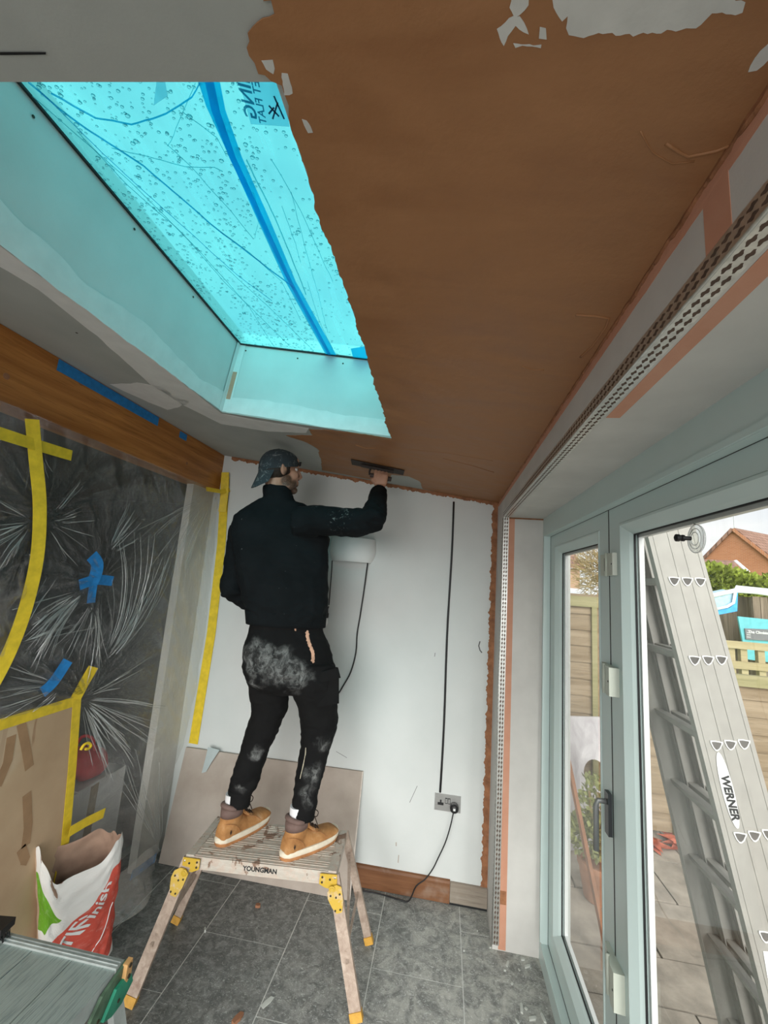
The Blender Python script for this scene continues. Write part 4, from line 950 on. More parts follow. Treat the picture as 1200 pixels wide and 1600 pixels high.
MB().prism([onY(1084, 873, 24), onY(1147, 876, 24), onY(1166, 905, 21), onY(1076, 905, 21)], (0, .2, -.2)).build('roof', M['rooftile'], lr_)
MB().prism([onY(1146, 876, 23.9), onY(1149, 875, 23.9), onY(1170, 893, 22.5), onY(1166, 895, 22.5)], (0, -.1, 0)).build('bargeboard', M['tarp_white'], lr_)
w0, w1 = onY(1084, 900, 24), onY(1150, 900, 24); MB().box(w0.x, w1.x, 21.4, 24, GZ, w0.z).build('brick_wall', M['brick'], lr_)
# house far left seen over the fence
hb = thing('terraced_house', onY(890, 910, 24), 'red brick house end seen over the tall fence', 'house')
h0, h1 = onY(840, 915, 24), onY(906, 915, 24); zt_ = onY(890, 888, 24).z
MB().box(h0.x, h1.x, 24, 30, GZ, zt_).build('brick_wall', M['brick'], hb)
MB().prism([(h0.x, 23.7, zt_), (h1.x + .2, 23.7, zt_), (h1.x - .3, 27, zt_ + 2.2), (h0.x, 27, zt_ + 2.2)], (0, .1, .15)).build('roof', M['rooftile'], hb)
MB().tube([(h1.x - .7, 23.93, GZ), (h1.x - .7, 23.93, zt_)], .05, 6).build('drainpipe', M['dark_gap'], hb)
lt_ = thing('lean_to', onY(905, 930, 14), 'low pale lean-to roof just above the tall fence', 'outbuilding')
q = [onY(u, v, y) for u, v, y in ((870, 917, 15), (915, 921, 15), (945, 931, 13.4), (870, 929, 13.4))]
MB().prism(q, (0, 0, -.12)).build('roof', M['tarp_white'], lt_)
MB().box(q[3].x, q[2].x, 13.5, 15, GZ, q[3].z - .1).build('wall', M['render_wall'], lt_)
# foliage
def leaf_cloud(name, cells, n, size, mat, parent, seed, drop=0.0):
    rnd = random.Random(seed); b = MB()
    for i in range(n):
        c, rad = cells[rnd.randrange(len(cells))]; c = Vector(c)
        v = Vector((rnd.gauss(0, 1), rnd.gauss(0, 1), rnd.gauss(0, 1))).normalized() * (rnd.random() ** .35)
        p = c + Vector((v.x * rad[0], v.y * rad[1], v.z * rad[2])); s = size * rnd.uniform(.6, 1.4)
        d = (v + Vector((rnd.uniform(-.6, .6), rnd.uniform(-.6, .6), rnd.uniform(-.2, .9)))).normalized(); e = d.orthogonal().normalized() * .35
        e.rotate(Matrix.Rotation(rnd.uniform(0, 6.3), 3, d)); q = d.cross(e) * .3
        b.verts([p, p + d * s * .5 + e * s, p + d * s, p + d * s * .5 - e * s + q * s], [(0, 1, 2), (0, 2, 3)])
    return tag(b.build(name, M[mat], parent), kind='stuff')
hg = thing('conifer_hedge', onY(1160, 905, 17), 'bright green conifer hedge behind the shed', 'hedge'); hg.location.z = GZ
cl = []
for k in range(9):
    u = 1090 + k * 17; top = (893, 884, 888, 897, 899, 905, 908, 905, 900)[k]; c = onY(u, top + 22, 17 + .3 * (k % 2)); cl.append((c, (.75, .8, .62))); cl.append((c - Vector((0, 0, 1)), (.8, .8, .8)))
leaf_cloud('foliage', cl, 16000, .15, 'leaf', hg, 4)
for c, r in cl[::4]: MB().tube([(c.x, c.y, GZ), (c.x, c.y, c.z)], .08, 6).build('trunk', M['shed'], hg)
tw = thing('bare_tree', onY(930, 930, 12), 'leafless twiggy tree above the tall fence', 'tree'); tw.location.z = GZ
rnd = random.Random(8); tb_ = MB(); base = onY(940, 960, 12); base.z = GZ
MB().tube([base, base + Vector((0, 0, 1.9))], [.09, .05], 7).build('trunk', M['twig'], tw)
for i in range(1500):
    c = onY(rnd.uniform(898, 985), 0, 12); v = Vector((rnd.gauss(0, 1), rnd.gauss(0, 1), rnd.gauss(0, 1))).normalized() * rnd.random() ** .4
    p = onY(943, 893, 12) + Vector((v.x * .72, v.y * .6, v.z * .85)); d = (v + Vector((rnd.uniform(-1, 1), rnd.uniform(-1, 1), rnd.uniform(-.3, 1)))).normalized() * rnd.uniform(.12, .34); k = Vector((rnd.uniform(-1, 1), rnd.uniform(-1, 1), rnd.uniform(-1, 1))) * .05
    tb_.tube([p, p + d * .5 + k, p + d], [.009, .007, .004], 4, cap=False)
tag(tb_.build('twigs', M['twig'], tw), kind='stuff')

# ------------------------------------------------------------------ triple section ladder leaning on the lintel
LY = 1.50; D0 = Vector((.7395, LY, 1.8085)); dv = Vector((.0497, 0, -.2437)); pitch = dv.length; ld = dv.normalized(); lw_dir = Vector((-ld.z, 0, ld.x)) ; lw_dir = Vector((abs(ld.z), 0, abs(ld.x) * 1)).normalized()
lw_dir = Vector((-ld.z, 0, ld.x)).normalized()          # across the stile, away from the house
lad = thing('ladder', (1.1, LY + .17, GZ), 'tall three-section aluminium ladder leaning outside the near door pane', 'ladder')
ltop = D0 + ld * (-(2.16 - D0.z) / -ld.z); tt = (2.13 - D0.z) / ld.z; tb2 = (GZ + .02 - D0.z) / ld.z
SW = .052
for k in range(3):
    sec = bpy.data.objects.new('ladder_section', None); COL.objects.link(sec); sec.parent = lad; sec.location = Vector((0, 0, 0))
    o = Vector((1, 0, .05)) * (k * .0475) ; ys0, ys1 = LY + k * .016, LY + .352 - k * .016
    c0, c1 = D0 + o + ld * (tt + k * .05), D0 + o + ld * (tb2 - k * .0)
    for yy, s in ((ys0, 1), (ys1, -1)):
        h = SW / 2; fl_ = .026
        hl = .044 if k == 0 else .024; h = .0235 if k < 2 else .030
        prof = [(-hl, 0), (h, 0), (h, fl_ * s), (h - .003, fl_ * s), (h - .003, .003 * s), (-hl + .003, .003 * s), (-hl + .003, fl_ * s), (-hl, fl_ * s)]
        rings = [[Vector((c.x, yy, c.z)) + lw_dir * a + Vector((0, b_, 0)) for a, b_ in prof] for c in (c0, c1)]
        MB().loft(rings).build('stile', M['ladder'], sec)
        for g in ((-.62, .36) if k == 0 else (-.36, .3)): MB().bar(Vector((c0.x, yy - s * .0006, c0.z)) + lw_dir * (h * 2 * g), Vector((c1.x, yy - s * .0006, c1.z)) + lw_dir * (h * 2 * g), .0018, .0016, (0, 1, 0)).build('groove', M['ladder'], sec)
    j0 = -2 if k == 0 else -2
    for j in range(-1, 9):
        c = D0 + o + dv * j
        if c.z > 2.1 or c.z < 0: continue
        rr = .0155
        dsh = [(-1.0, .72), (-.2, .8), (1.0, .72), (.98, .45), (.55, -.45), (.12, -.85), (-.2, -.85), (-.62, -.4), (-1.0, .45)]
        U = Vector((0, 0, 1)); Vv = Vector((1, 0, 0))
        pts = [Vector((c.x, ys0 + .002, c.z)) + Vv * a * rr + U * b_ * rr for a, b_ in dsh]
        MB().prism(pts, (0, ys1 - ys0 - .004, 0)).build('rung', M['ladder'], sec)
        rim = [Vector((c.x, ys0 - .001, c.z)) + Vv * a * rr * 1.12 + U * b_ * rr * 1.12 for a, b_ in dsh]; rim2 = [Vector((p.x, ys0 - .003, p.z)) for p in rim]
        inn = [Vector((c.x, ys0 - .003, c.z)) + Vv * a * rr * .86 + U * b_ * rr * .86 for a, b_ in dsh]
        MB().loft([rim, rim2, inn, [Vector((p.x, ys0 - .0005, p.z)) for p in inn]], cap=False).build('rung_end_rim', M['sticker'], sec)
        MB().prism([Vector((p.x, ys0 - .0012, p.z)) for p in inn], (0, .001, 0)).build('rung_end', M['ladder_hole'], sec)
# oval maker's sticker on the near stile
sc0 = onY(1137, 1234, LY - .0015); 
sdir = ld; sx_ = lw_dir
el = [sc0 + sdir * math.cos(a) * .104 + sx_ * math.sin(a) * .0165 for a in (2 * PI * k / 28 for k in range(28))]
st_ = MB().prism(el, (0, -.0006, 0)).build('sticker', M['sticker'], lad)
put_text('sticker_lettering', 'WERNER', .030, sc0 + Vector((0, -.0012, 0)) + sdir * .02, sdir, sx_, M['ink'], st_, .0012, .15)
lp = [onY(u, v, LY - .001) for u, v in ((1192, 1486), (1215, 1487), (1222, 1530), (1199, 1528))]
MB().prism(lp, (0, -.0006, 0)).build('sticker', M['sticker'], lad)

# ------------------------------------------------------------------ things standing outside the far leaf
gs = thing('grey_sheet', onZ(905, 1350, GZ), 'scratched grey sheet with a round hole leaning on the tall fence', 'sheet')
yg = 3.55
out = [onY(u, v, yg) for u, v in ((868, 1119), (946, 1121), (990, 1122), (985, 1320), (880, 1330))]
def ring_hole(outer, centre, rad, n=20): return [centre + Vector((math.cos(2 * PI * k / n) * rad, 0, math.sin(2 * PI * k / n) * rad * 1.25)) for k in range(n)]
hc_ = onY(929, 1208, yg); lo = [[Vector((p.x, p.z, 0)) for p in out], [Vector((p.x, p.z, 0)) for p in ring_hole(out, hc_, .075)]]
tris = tessellate_polygon(lo); flat = [p for l_ in lo for p in l_]; n_ = len(flat)
vs = [(p.x, yg, p.y) for p in flat] + [(p.x, yg + .02, p.y) for p in flat]; fs = [tuple(t_) for t_ in tris] + [tuple(i + n_ for i in t_) for t_ in tris]
k = 0
for l_ in lo:
    for i in range(len(l_)): fs.append((k + i, k + (i + 1) % len(l_), k + (i + 1) % len(l_) + n_, k + i + n_))
    k += len(l_)
MB().verts(vs, fs).build('sheet_panel', M['grey_sheet'], gs)
shb = thing('potted_shrub', onZ(925, 1400, GZ), 'olive green shrub in a terracotta pot outside the far door leaf', 'plant')
pc_ = onZ(930, 1450, GZ); pc_ = onY(934, 1290, 3.12); pc_.z = GZ; shb.location = pc_
MB().lathe(pc_, (0, 0, 1), [(.085, 0), (.115, .18), (.122, .18), (.122, .21), (.105, .21), (.10, .17)], 20).build('pot', M['pot'], shb, smooth='auto')
leaf_cloud('foliage', [(pc_ + Vector((.02, 0, .50)), (.13, .13, .22)), (pc_ + Vector((-.05, 0, .34)), (.11, .11, .12)), (pc_ + Vector((.08, 0, .36)), (.10, .10, .12))], 1500, .038, 'shrub_leaf', shb, 9)
for a in (-.05, .0, .06): MB().tube([pc_ + Vector((a * .3, 0, .2)), pc_ + Vector((a, 0, .6))], .008, 5).build('stem', M['twig'], shb)
pl_ = thing('plank', Vector((.95, 2.66, GZ)), 'narrow reddish plank propped upright outside the far door leaf', 'plank')
b_ = onY(884, 1170, 2.85); a_ = onY(952, 1520, 2.62)
MB().bar(Vector((a_.x, 2.62, GZ + .01)), b_, .05, .018, (1, 0, 0)).build('board', M['wood_chip'], pl_)
rl = MB(); rnd = random.Random(2)
for i in range(34):
    c = onZ(rnd.uniform(1012, 1060), rnd.uniform(1272, 1330), GZ) if i < 22 else onZ(rnd.uniform(1110, 1168), rnd.uniform(1310, 1350), GZ)
    a = rnd.uniform(0, 6.3); s = rnd.uniform(.05, .11)
    e = Vector((math.cos(a), math.sin(a), 0)); f = Vector((-e.y, e.x, 0)); z = Vector((0, 0, rnd.uniform(.005, .05)))
    lv = [c + e * s + z * .3, c + f * s * .45 + z, c - e * s + z * .2, c - f * s * .45 + z]
    o = MB().verts(lv, [(0, 1, 2), (0, 2, 3)]).build('fallen_leaf', M['red_leaf'], origin=c)
    tag(o, 'dry red fallen leaf beside the near door frame' if i < 22 else 'dry red fallen leaf seen between the ladder rungs', 'leaf', 'fallen leaves by the door' if i < 22 else 'fallen leaves behind the ladder')
oc = onZ(1124, 1345, GZ); 
ot = thing('orange_toy', oc, 'small orange plastic tray lying on the patio behind the ladder', 'tray')
MB().lathe(oc, (0, 0, 1), [(.10, 0), (.17, .05), (.175, .06), (.16, .055), (.10, .015)], 20).build('tray', M['orange_toy'], ot, smooth='auto')
# ------------------------------------------------------------------ dust sheet over the opening on the left
ANCH = [(onX(152, 905, XL), 1.0, 40), (onX(122, 1092, XL), 1.3, 46), (onX(62, 800, XL), .8, 34), (onX(345, 752, XL), .8, 40), (onX(245, 1335, XL), .8, 34), (onX(110, 1300, XL), .6, 30)]
def yr(z):           # free right-hand edge of the sheet
    T = [(-.01, 2.36), (.05, 2.44), (.12, 2.50), (.35, 2.53), (.55, 2.56), (.64, 2.63), (.95, 2.668), (1.3, 2.685), (1.8, 2.685), (2.277, 2.66)]
    for (z0, y0), (z1, y1) in zip(T, T[1:]):
        if z <= z1: f = max(0, (z - z0) / (z1 - z0)); return y0 + (y1 - y0) * f
    return T[-1][1]
def sheet_x(y, z):
    edge = max(0, (y - 2.2) / .45)
    x = XL + .012 + .03 * math.sin(max(0, min(1, (2.277 - z) / 2.2)) * PI)
    if z < .45: x += (.45 - z) ** 2 * .55 * (.4 + .6 * edge)
    amp = 0
    for p, a, nf in ANCH:
        dy, dz = y - p.y, z - p.z; r = math.hypot(dy, dz); a *= 1.7; th = math.atan2(dz, dy)
        w = math.exp(-(r / .55) ** 2) * min(1, r / .06)
        amp += a * w * (.0065 * math.sin(nf * th / 2 + 2.5 * noise.noise(Vector((r * 2, th * 2, a)))) + .006 * noise.noise(Vector((th * 6, r * 1.2, a * 3))) + .0035 * noise.noise(Vector((th * 17, r * 2, a * 7))))
    diag = y * .75 + z * .55
    amp += .016 * noise.noise(Vector((diag * 4, (z - y) * .8, 1))) + .010 * noise.noise(Vector((diag * 14, (z - y) * 1.4, 3))) + .0045 * noise.noise(Vector((diag * 38, (z - y) * 2.2, 8)))
    amp += .007 * noise.noise(Vector((y * 11, z * .7, 13))) * (1 if y > 2.1 else .4)
    if z < .3: amp += .03 * noise.noise(Vector((y * 9, z * 7, 21))) * (.3 - z) / .3
    x += amp * min(1, (2.277 - z) / .08 + .15)
    back = max(0, min(1, (1.16 - z) / .08)) * max(0, min(1, (1.98 - y) / .06))       # tucked behind the cardboard
    return x * (1 - back) + (XL - .012 + amp * .12) * back
M['sheet'] = polythene([(p.y, p.z, a_, .75) for p, a_, _n in ANCH])
NY, NZ = 260, 240; Y0s = .35
b = MB(); vs = []
for j in range(NZ + 1):
    z = 2.277 - (2.277 - .004) * j / NZ; ye = yr(z) + .008 * noise.noise(Vector((z * 6, 0, 0)))
    for i in range(NY + 1):
        y = Y0s + (ye - Y0s) * (i / NY) ** .8
        vs.append((max(sheet_x(y, z), XL - .03), y, z))
b.verts(vs, [(j * (NY + 1) + i, j * (NY + 1) + i + 1, (j + 1) * (NY + 1) + i + 1, (j + 1) * (NY + 1) + i) for j in range(NZ) for i in range(NY)])
shr = thing('dust_sheet', (XL, 1.6, 0), 'clear polythene dust sheet hanging from the beam over the left opening', 'dust sheet')
b.build('polythene', M['sheet'], shr, smooth=True)
def on_sheet(u, v, off=.004):
    p = onX(u, v, XL + .02)
    for _ in range(4): p = onX(u, v, sheet_x(p.y, p.z) + off)
    return p
# crumpled hem spread on the floor
hem_in = [Vector((sheet_x(y, .16) + .001, y, .16)) for y in (1.98, 2.06, 2.14, 2.22, 2.30, 2.38, 2.46, 2.50)]
hem_out = [onZ(u, v, .004) for u, v in ((150, 1458), (172, 1452), (194, 1440), (214, 1428), (230, 1412), (238, 1388), (238, 1362), (243, 1345))]
A_, B_ = smooth_pts(hem_in, 6), smooth_pts(hem_out, 6); rows = []
for j in range(25):
    f = j / 24; row = []
    for i, (p, q) in enumerate(zip(A_, B_)):
        s_ = p.lerp(q, f); s_.z = p.z * (1 - f) ** 1.7 + .004; k = math.sin(PI * min(1, f * 1.05)) * .9 + .1
        n_ = noise.noise(Vector((s_.y * 22, f * 3, 2))) + .7 * noise.noise(Vector((s_.y * 45, f * 7 + s_.x * 9, 5))) + .5 * noise.noise(Vector((s_.y * 90, f * 16, 8)))
        s_ += Vector((.010 * n_, .004 * n_, .016 * abs(n_))) * k; s_.z = max(s_.z, .002); row.append(s_)
    rows.append(row)
MB().loft(rows, cap=False, closed=False).build('sheet_hem', M['hem'], shr, smooth=True)
# sharp folds pulled out by the tape, their bright glints put in as whitish tubes
pl = MB(); rp = random.Random(14)
def pleat(pts, w):
    P = []
    for u, v in pts: P.append(on_sheet(u, v, .003))
    P = smooth_pts(P, 3); n = len(P)
    for i, p in enumerate(P): p.x += .002 * math.sin(i)
    pl.tube(P, [w * (.15 + .85 * math.sin(PI * (i + .4) / n) ** .7) for i in range(n)], 5, squash=.55)
def fan(u, v, a0, a1, r0, r1, n, w, bend=0.0):
    for k in range(n):
        a = math.radians(rp.uniform(a0, a1)); ra = rp.uniform(r0, r0 * 2.2); rb = ra + (r1 - r0) * rp.uniform(.35, 1.0); b = bend + rp.uniform(-.12, .12)
        pts = []
        for f in (0, .33, .66, 1):
            r = ra + (rb - ra) * f; aa = a + b * f; pts.append((u + math.cos(aa) * r, v + math.sin(aa) * r))
        if max(p[0] for p in pts) < 330: pleat(pts, w * rp.uniform(.3, 1.0))
fan(140, 918, 125, 165, 18, 150, 26, .0030, -.1); fan(145, 935, 70, 125, 14, 120, 16, .0022, .1); fan(165, 868, -75, -20, 12, 95, 14, .0026); fan(150, 1044, -62, -35, 25, 230, 24, .0028, -.28)
fan(127, 1092, -32, 70, 14, 130, 34, .0028, .05); fan(127, 1098, 40, 85, 12, 110, 12, .0026); fan(52, 815, 120, 215, 14, 95, 18, .0026); fan(70, 815, -50, 60, 14, 90, 14, .0018); fan(60, 700, 60, 125, 10, 70, 8, .0016)
fan(335, 775, 100, 165, 20, 140, 20, .0020, -.15); fan(250, 1330, 240, 285, 14, 150, 16, .0024); fan(100, 1070, 110, 200, 14, 110, 16, .0024); fan(20, 1010, -70, -10, 20, 140, 12, .0024)
tag(pl.build('glint_pleats', M['pleat'], shr, smooth=True), kind='stuff')
def sheet_tape(px, w, mat, name, off=.012):
    pts = smooth_pts([onX(u, v, XL + .045) for u, v in px], 5) if len(px) > 2 else [onX(u, v, XL + .045) for u, v in px]
    return MB().strip(pts, w, (1, -.25, 0), .0012).build(name, M[mat], shr)
sheet_tape([(50, 655), (56, 720), (62, 790), (58, 870), (40, 950), (14, 1020), (-20, 1085)], .047, 'yellow_tape', 'yellow_tape')
sheet_tape([(-30, 668), (0, 677), (50, 693), (112, 712)], .044, 'yellow_tape', 'yellow_tape', .014)
sheet_tape([(143, 868), (152, 882), (147, 905), (138, 915)], .055, 'blue_tape', 'blue_tape'); sheet_tape([(124, 914), (150, 906), (176, 908)], .046, 'blue_tape', 'blue_tape', .013); sheet_tape([(148, 900), (144, 925), (142, 942)], .036, 'blue_tape', 'blue_tape', .014)
sheet_tape([(66, 1082), (84, 1065), (106, 1032)], .045, 'blue_tape', 'blue_tape')
for px in ([(165, 1370), (175, 1345)], [(160, 1395), (185, 1372)], [(205, 1368), (222, 1356), (243, 1340)]): sheet_tape(px, .045, 'blue_tape', 'blue_tape')
# yellow tape up the wall edge
def lift(p, dx): return Vector(p) + Vector((dx, 0, 0))
ytop, ybot = onY(352, 745, YW - .004), onY(302, 1162, YW - .004)
MB().strip([ytop, onY(346, 850, YW - .004), onY(330, 990, YW - .004), ybot], .062, (0, -1, 0), .001).build('yellow_tape', M['yellow_tape'], shr)
MB().strip([onY(352, 738, YW - .03), onY(351, 772, YW - .03), onY(347, 800, YW - .03)], .05, (.3, -1, 0), .0012).build('yellow_tape', M['yellow_tape'], shr)
MB().strip([onX(322, 764, XL + .02), onX(345, 768, XL + .05), onX(361, 765, XL + .08)], .03, (.5, -1, .1), .0012).build('yellow_tape', M['yellow_tape'], shr)
# blue tape along the beam's top edge
for px, w in (([(92, 561), (130, 588), (180, 620), (215, 642), (248, 655)], .050), ([(281, 675), (292, 682)], .04)):
    pts = [onX(u, v, XL + .001) for u, v in px]
    for p in pts: p.z = zc(XL) - .03
    MB().strip(pts, w, (1, 0, 0), .001).build('blue_tape', M['blue_tape'], bm_)

# cardboard sheet with yellow tape edging
CX = XL + .03
cdr = thing('cardboard_sheet', (CX, 1.3, 0), 'stained cardboard sheet edged with yellow tape against the dust sheet', 'cardboard')
c_tr, c_br = onX(121, 1093, CX), onX(103, 1312, CX); zt_ = c_tr.z
MB().prism([(CX, .2, zt_), (CX, c_tr.y, zt_), (CX, c_br.y, c_br.z), (CX, c_br.y - .01, .004), (CX, .2, .004)], (-.006, 0, 0)).build('cardboard', M['cardboard'], cdr)
MB().strip([(CX + .001, .2, zt_ - .004), (CX + .001, c_tr.y + .01, zt_ - .004)], .042, (1, 0, 0), .0012).build('tape_edging', M['yellow_tape'], cdr)
MB().strip([Vector((CX + .0015, c_tr.y - .004, zt_)), Vector((CX + .0015, (c_tr.y + c_br.y) / 2, (zt_ + c_br.z) / 2)), Vector((CX + .0015, c_br.y - .004, c_br.z)), Vector((CX + .0015, c_br.y - .01, c_br.z - .2))], .042, (1, 0, 0), .0012).build('tape_edging', M['yellow_tape'], cdr)
MB().strip([onX(118, 1092, CX + .004), onX(132, 1066, CX + .01), onX(146, 1042, CX + .02)], .05, (1, -.2, 0), .0012).build('tape_edging', M['yellow_tape'], cdr)
MB().strip([onX(108, 1300, CX + .03), onX(135, 1284, CX + .03), onX(163, 1270, CX + .03)], .042, (1, -.2, 0), .0012).build('tape_edging', M['yellow_tape'], cdr)
tw_ = [onX(u, v, CX + .02) for u, v in ((126, 1172), (131, 1164), (138, 1161), (142, 1165), (138, 1170), (133, 1170))]
MB().tube(smooth_pts(tw_), .006, 6).build('tape_curl', M['yellow_tape'], cdr, smooth=True)
# tape residue marks and a big arrow-like stain
for px in ([(42, 1240), (44, 1290), (40, 1322)], [(33, 1325), (40, 1345), (36, 1352)], [(33, 1130), (40, 1165), (46, 1200)], [(-5, 1230), (12, 1190), (18, 1150)]):
    MB().strip([onX(u, v, CX + .0006) for u, v in px], .035, (1, 0, 0), .0005).build('tape_residue', M['box_card'], cdr)

# things behind the sheet in the dim room
def carton(x, y, z, sx, sy, sz, label, mat='box_card', rz=.1):
    r = thing('carton', (x, y, z), label, 'box'); e = Vector((math.cos(rz), math.sin(rz), 0)); f = Vector((-e.y, e.x, 0)); c = Vector((x, y, z + sz / 2))
    MB().obox(c, e, f, (0, 0, 1), sx, sy, sz).build('box_body', M[mat], r, bevel=.004)
    MB().obox(c + Vector((0, 0, sz / 2 + .002)), e, f, (0, 0, 1), sx * .99, sy * .48, .004).build('flap', M[mat], r)
    MB().obox(c + e * (sx / 2 + .001), e, f, (0, 0, 1), .002, .05, sz * .98).build('packing_tape', M['fence'], r)
carton(-1.86, 2.13, 0, .24, .44, .60, 'pale grey carton with a brown tape stripe behind the dust sheet', 'pale_card', .02)
carton(-1.90, 1.74, 0, .28, .26, .70, 'brown carton behind the dust sheet next to the cardboard', 'box_light', -.03)
rbp = Vector((-1.84, 2.14, .606)); rb_ = thing('red_bag', rbp, 'red cloth bag on the pale carton behind the dust sheet', 'bag')
me = MB(); me.ball(rbp + Vector((0, 0, .075)), .13, .10, .075, 20, 14); msh = me.mesh('bag')
for v in msh.vertices: v.co += Vector((1, 1, .6)) * (.02 * noise.noise(v.co * 14)); v.co.z = max(v.co.z, rbp.z + .002)
link_mesh('bag_body', msh, M['red_cloth'], rb_, smooth=True)
MB().tube(smooth_pts([rbp + Vector((-.06, 0, .14)), rbp + Vector((-.03, 0, .2)), rbp + Vector((.03, 0, .2)), rbp + Vector((.06, 0, .14))]), .008, 6).build('bag_handle', M['red_cloth'], rb_, smooth=True)

# ------------------------------------------------------------------ open bag of plaster
bc = Vector((-1.487, 1.868, 0)); bax = Vector((.44, .90, 0)).normalized(); bn = Vector((.90, -.44, 0))     # width axis, face normal
bag = thing('plaster_bag', bc, 'open paper sack of plaster, red, white and green, by the cardboard sheet', 'bag')
def bag_pt(u, v, off=0.0):
    """u: 0..1 round the sack (0..0.5 = printed face), v: 0..1 up"""
    a = 2 * PI * u; ca, sa = math.cos(a), math.sin(a)
    hw = .146 - .010 * math.sin(v * 5) + .010 * v; hd = .062 * (1 - .15 * v) + (.006 if v < .25 else 0)
    if v < .06: hw *= .93 + v; hd *= .8 + 3 * v
    ex = .62
    x = -math.copysign(abs(ca) ** ex, ca) * hw; d = math.copysign(abs(sa) ** ex, sa) * hd
    lean = .05 * v * v
    mouth = max(0, v - .78) / .22
    d *= 1 - .15 * mouth
    top = .535 + .035 * math.sin(a * 1 + .9) + .016 * math.sin(a * 3 + 1) + .008 * math.sin(a * 9) - .13 * (1 if False else max(0, math.sin(a)) ** 2) 
    z = v * top
    cr = .010 * noise.noise(Vector((u * 9, v * 5, 1))) + .006 * noise.noise(Vector((u * 24, v * 12, 4))) + .012 * mouth * noise.noise(Vector((u * 16, v * 9, 7)))
    d += (cr + off) * (1 if sa > 0 else -1) ; x += .008 * noise.noise(Vector((u * 7, v * 8, 12)))
    return bc + bax * (x - lean) + bn * d + Vector((0, 0, max(z, .003)))
NU, NV = 90, 50
me = bpy.data.meshes.new('sack'); V_ = []; F_ = []; UV = []
for j in range(NV + 1):
    for i in range(NU): V_.append(bag_pt(i / NU, j / NV)); UV.append((i / NU, j / NV))
for j in range(NV + 1):                       # inner skin
    for i in range(NU):
        p = bag_pt(i / NU, .45 + .55 * (1 - j / NV)); c = bc + Vector((0, 0, p.z)); V_.append(c + (p - c) * (.985 if j else 1.0))
for j in range(2 * NV + 1):
    for i in range(NU):
        F_.append((j * NU + i, j * NU + (i + 1) % NU, (j + 1) * NU + (i + 1) % NU, (j + 1) * NU + i))
inner_first = (NV + 1) * NU
me.from_pydata([tuple(v) for v in V_], [], F_)
outer = bpy.data.meshes.new('sack_out'); 
kf = [f for f in F_ if max(f) < inner_first]; outer.from_pydata([tuple(v) for v in V_[:inner_first]], [], kf)
uvl = outer.uv_layers.new(name='UVMap')
for p in outer.polygons:
    us = [UV[v][0] for v in p.vertices]; wrap = max(us) - min(us) > .5
    for li, vi in zip(p.loop_indices, p.vertices):
        u_, v_ = UV[vi]; uvl.data[li].uv = (u_ + (1 if wrap and u_ < .5 else 0), v_)
inn_me = bpy.data.meshes.new('sack_in'); kf = [tuple(i - inner_first for i in f) for f in F_ if min(f) >= inner_first]; inn_me.from_pydata([tuple(v) for v in V_[inner_first:]], [], kf)
bpy.data.meshes.remove(me)
t = NT('printed_paper_sack'); uv = t.n('UVMap', {'uv_map': 'UVMap'}).outputs[0]; u_, v_, _w = t.sep(uv); wob = t.noise(t.mapped(uv, (8, 5, 1)), 1, 3)
front = t.math('MULTIPLY', t.math('GREATER_THAN', u_, .015), t.math('LESS_THAN', u_, .50))
dg_ = t.math('ADD', t.math('SUBTRACT', v_, t.math('MULTIPLY', u_, 1.75)), t.math('MULTIPLY', wob, .03))
red = t.math('MULTIPLY', t.math('LESS_THAN', dg_, .20), t.math('GREATER_THAN', u_, .05))
red = t.math('MULTIPLY', red, t.math('GREATER_THAN', t.math('SUBTRACT', v_, t.math('MULTIPLY', t.math('SUBTRACT', u_, .38), .9)), .07))
red = t.math('MULTIPLY', red, t.math('LESS_THAN', v_, .80))
gl_ = t.math('MULTIPLY', t.math('GREATER_THAN', dg_, .33), t.math('LESS_THAN', t.math('ADD', v_, t.math('MULTIPLY', u_, .9)), .84))
gl_ = t.math('MULTIPLY', gl_, t.math('GREATER_THAN', v_, .44))
col = t.mix(red, (.74, .73, .70), (.60, .085, .055)); col = t.mix(gl_, col, (.14, .36, .015))
line = t.math('MULTIPLY', t.math('LESS_THAN', t.math('ABSOLUTE', t.math('SUBTRACT', u_, t.math('ADD', .085, t.math('MULTIPLY', v_, -.12)))), .006), t.math('LESS_THAN', v_, .25))
col = t.mix(line, col, (.74, .73, .70))
col = t.mix(t.math('GREATER_THAN', u_, .53), col, (.46, .32, .22))
dirt = t.step(t.noise(t.mapped(uv, (30, 20, 1)), 1, 5, .7), .5, .8, 0, .35); col = t.mix(dirt, col, (.72, .66, .60))
t.bsdf(Base_Color=col, Roughness=.75, Normal=t.bump(t.noise(t.mapped(uv, (40, 24, 1)), 1, 5, .6), .5, .006)); M['sack'] = t.m
M['sack_in'] = pm('brown_sack_lining', (.36, .235, .17), .9, var=.18, scale=12, bump=.3, bscale=40)
sk = link_mesh('sack', outer, M['sack'], bag, smooth=True); link_mesh('sack_lining', inn_me, M['sack_in'], bag, smooth=True)
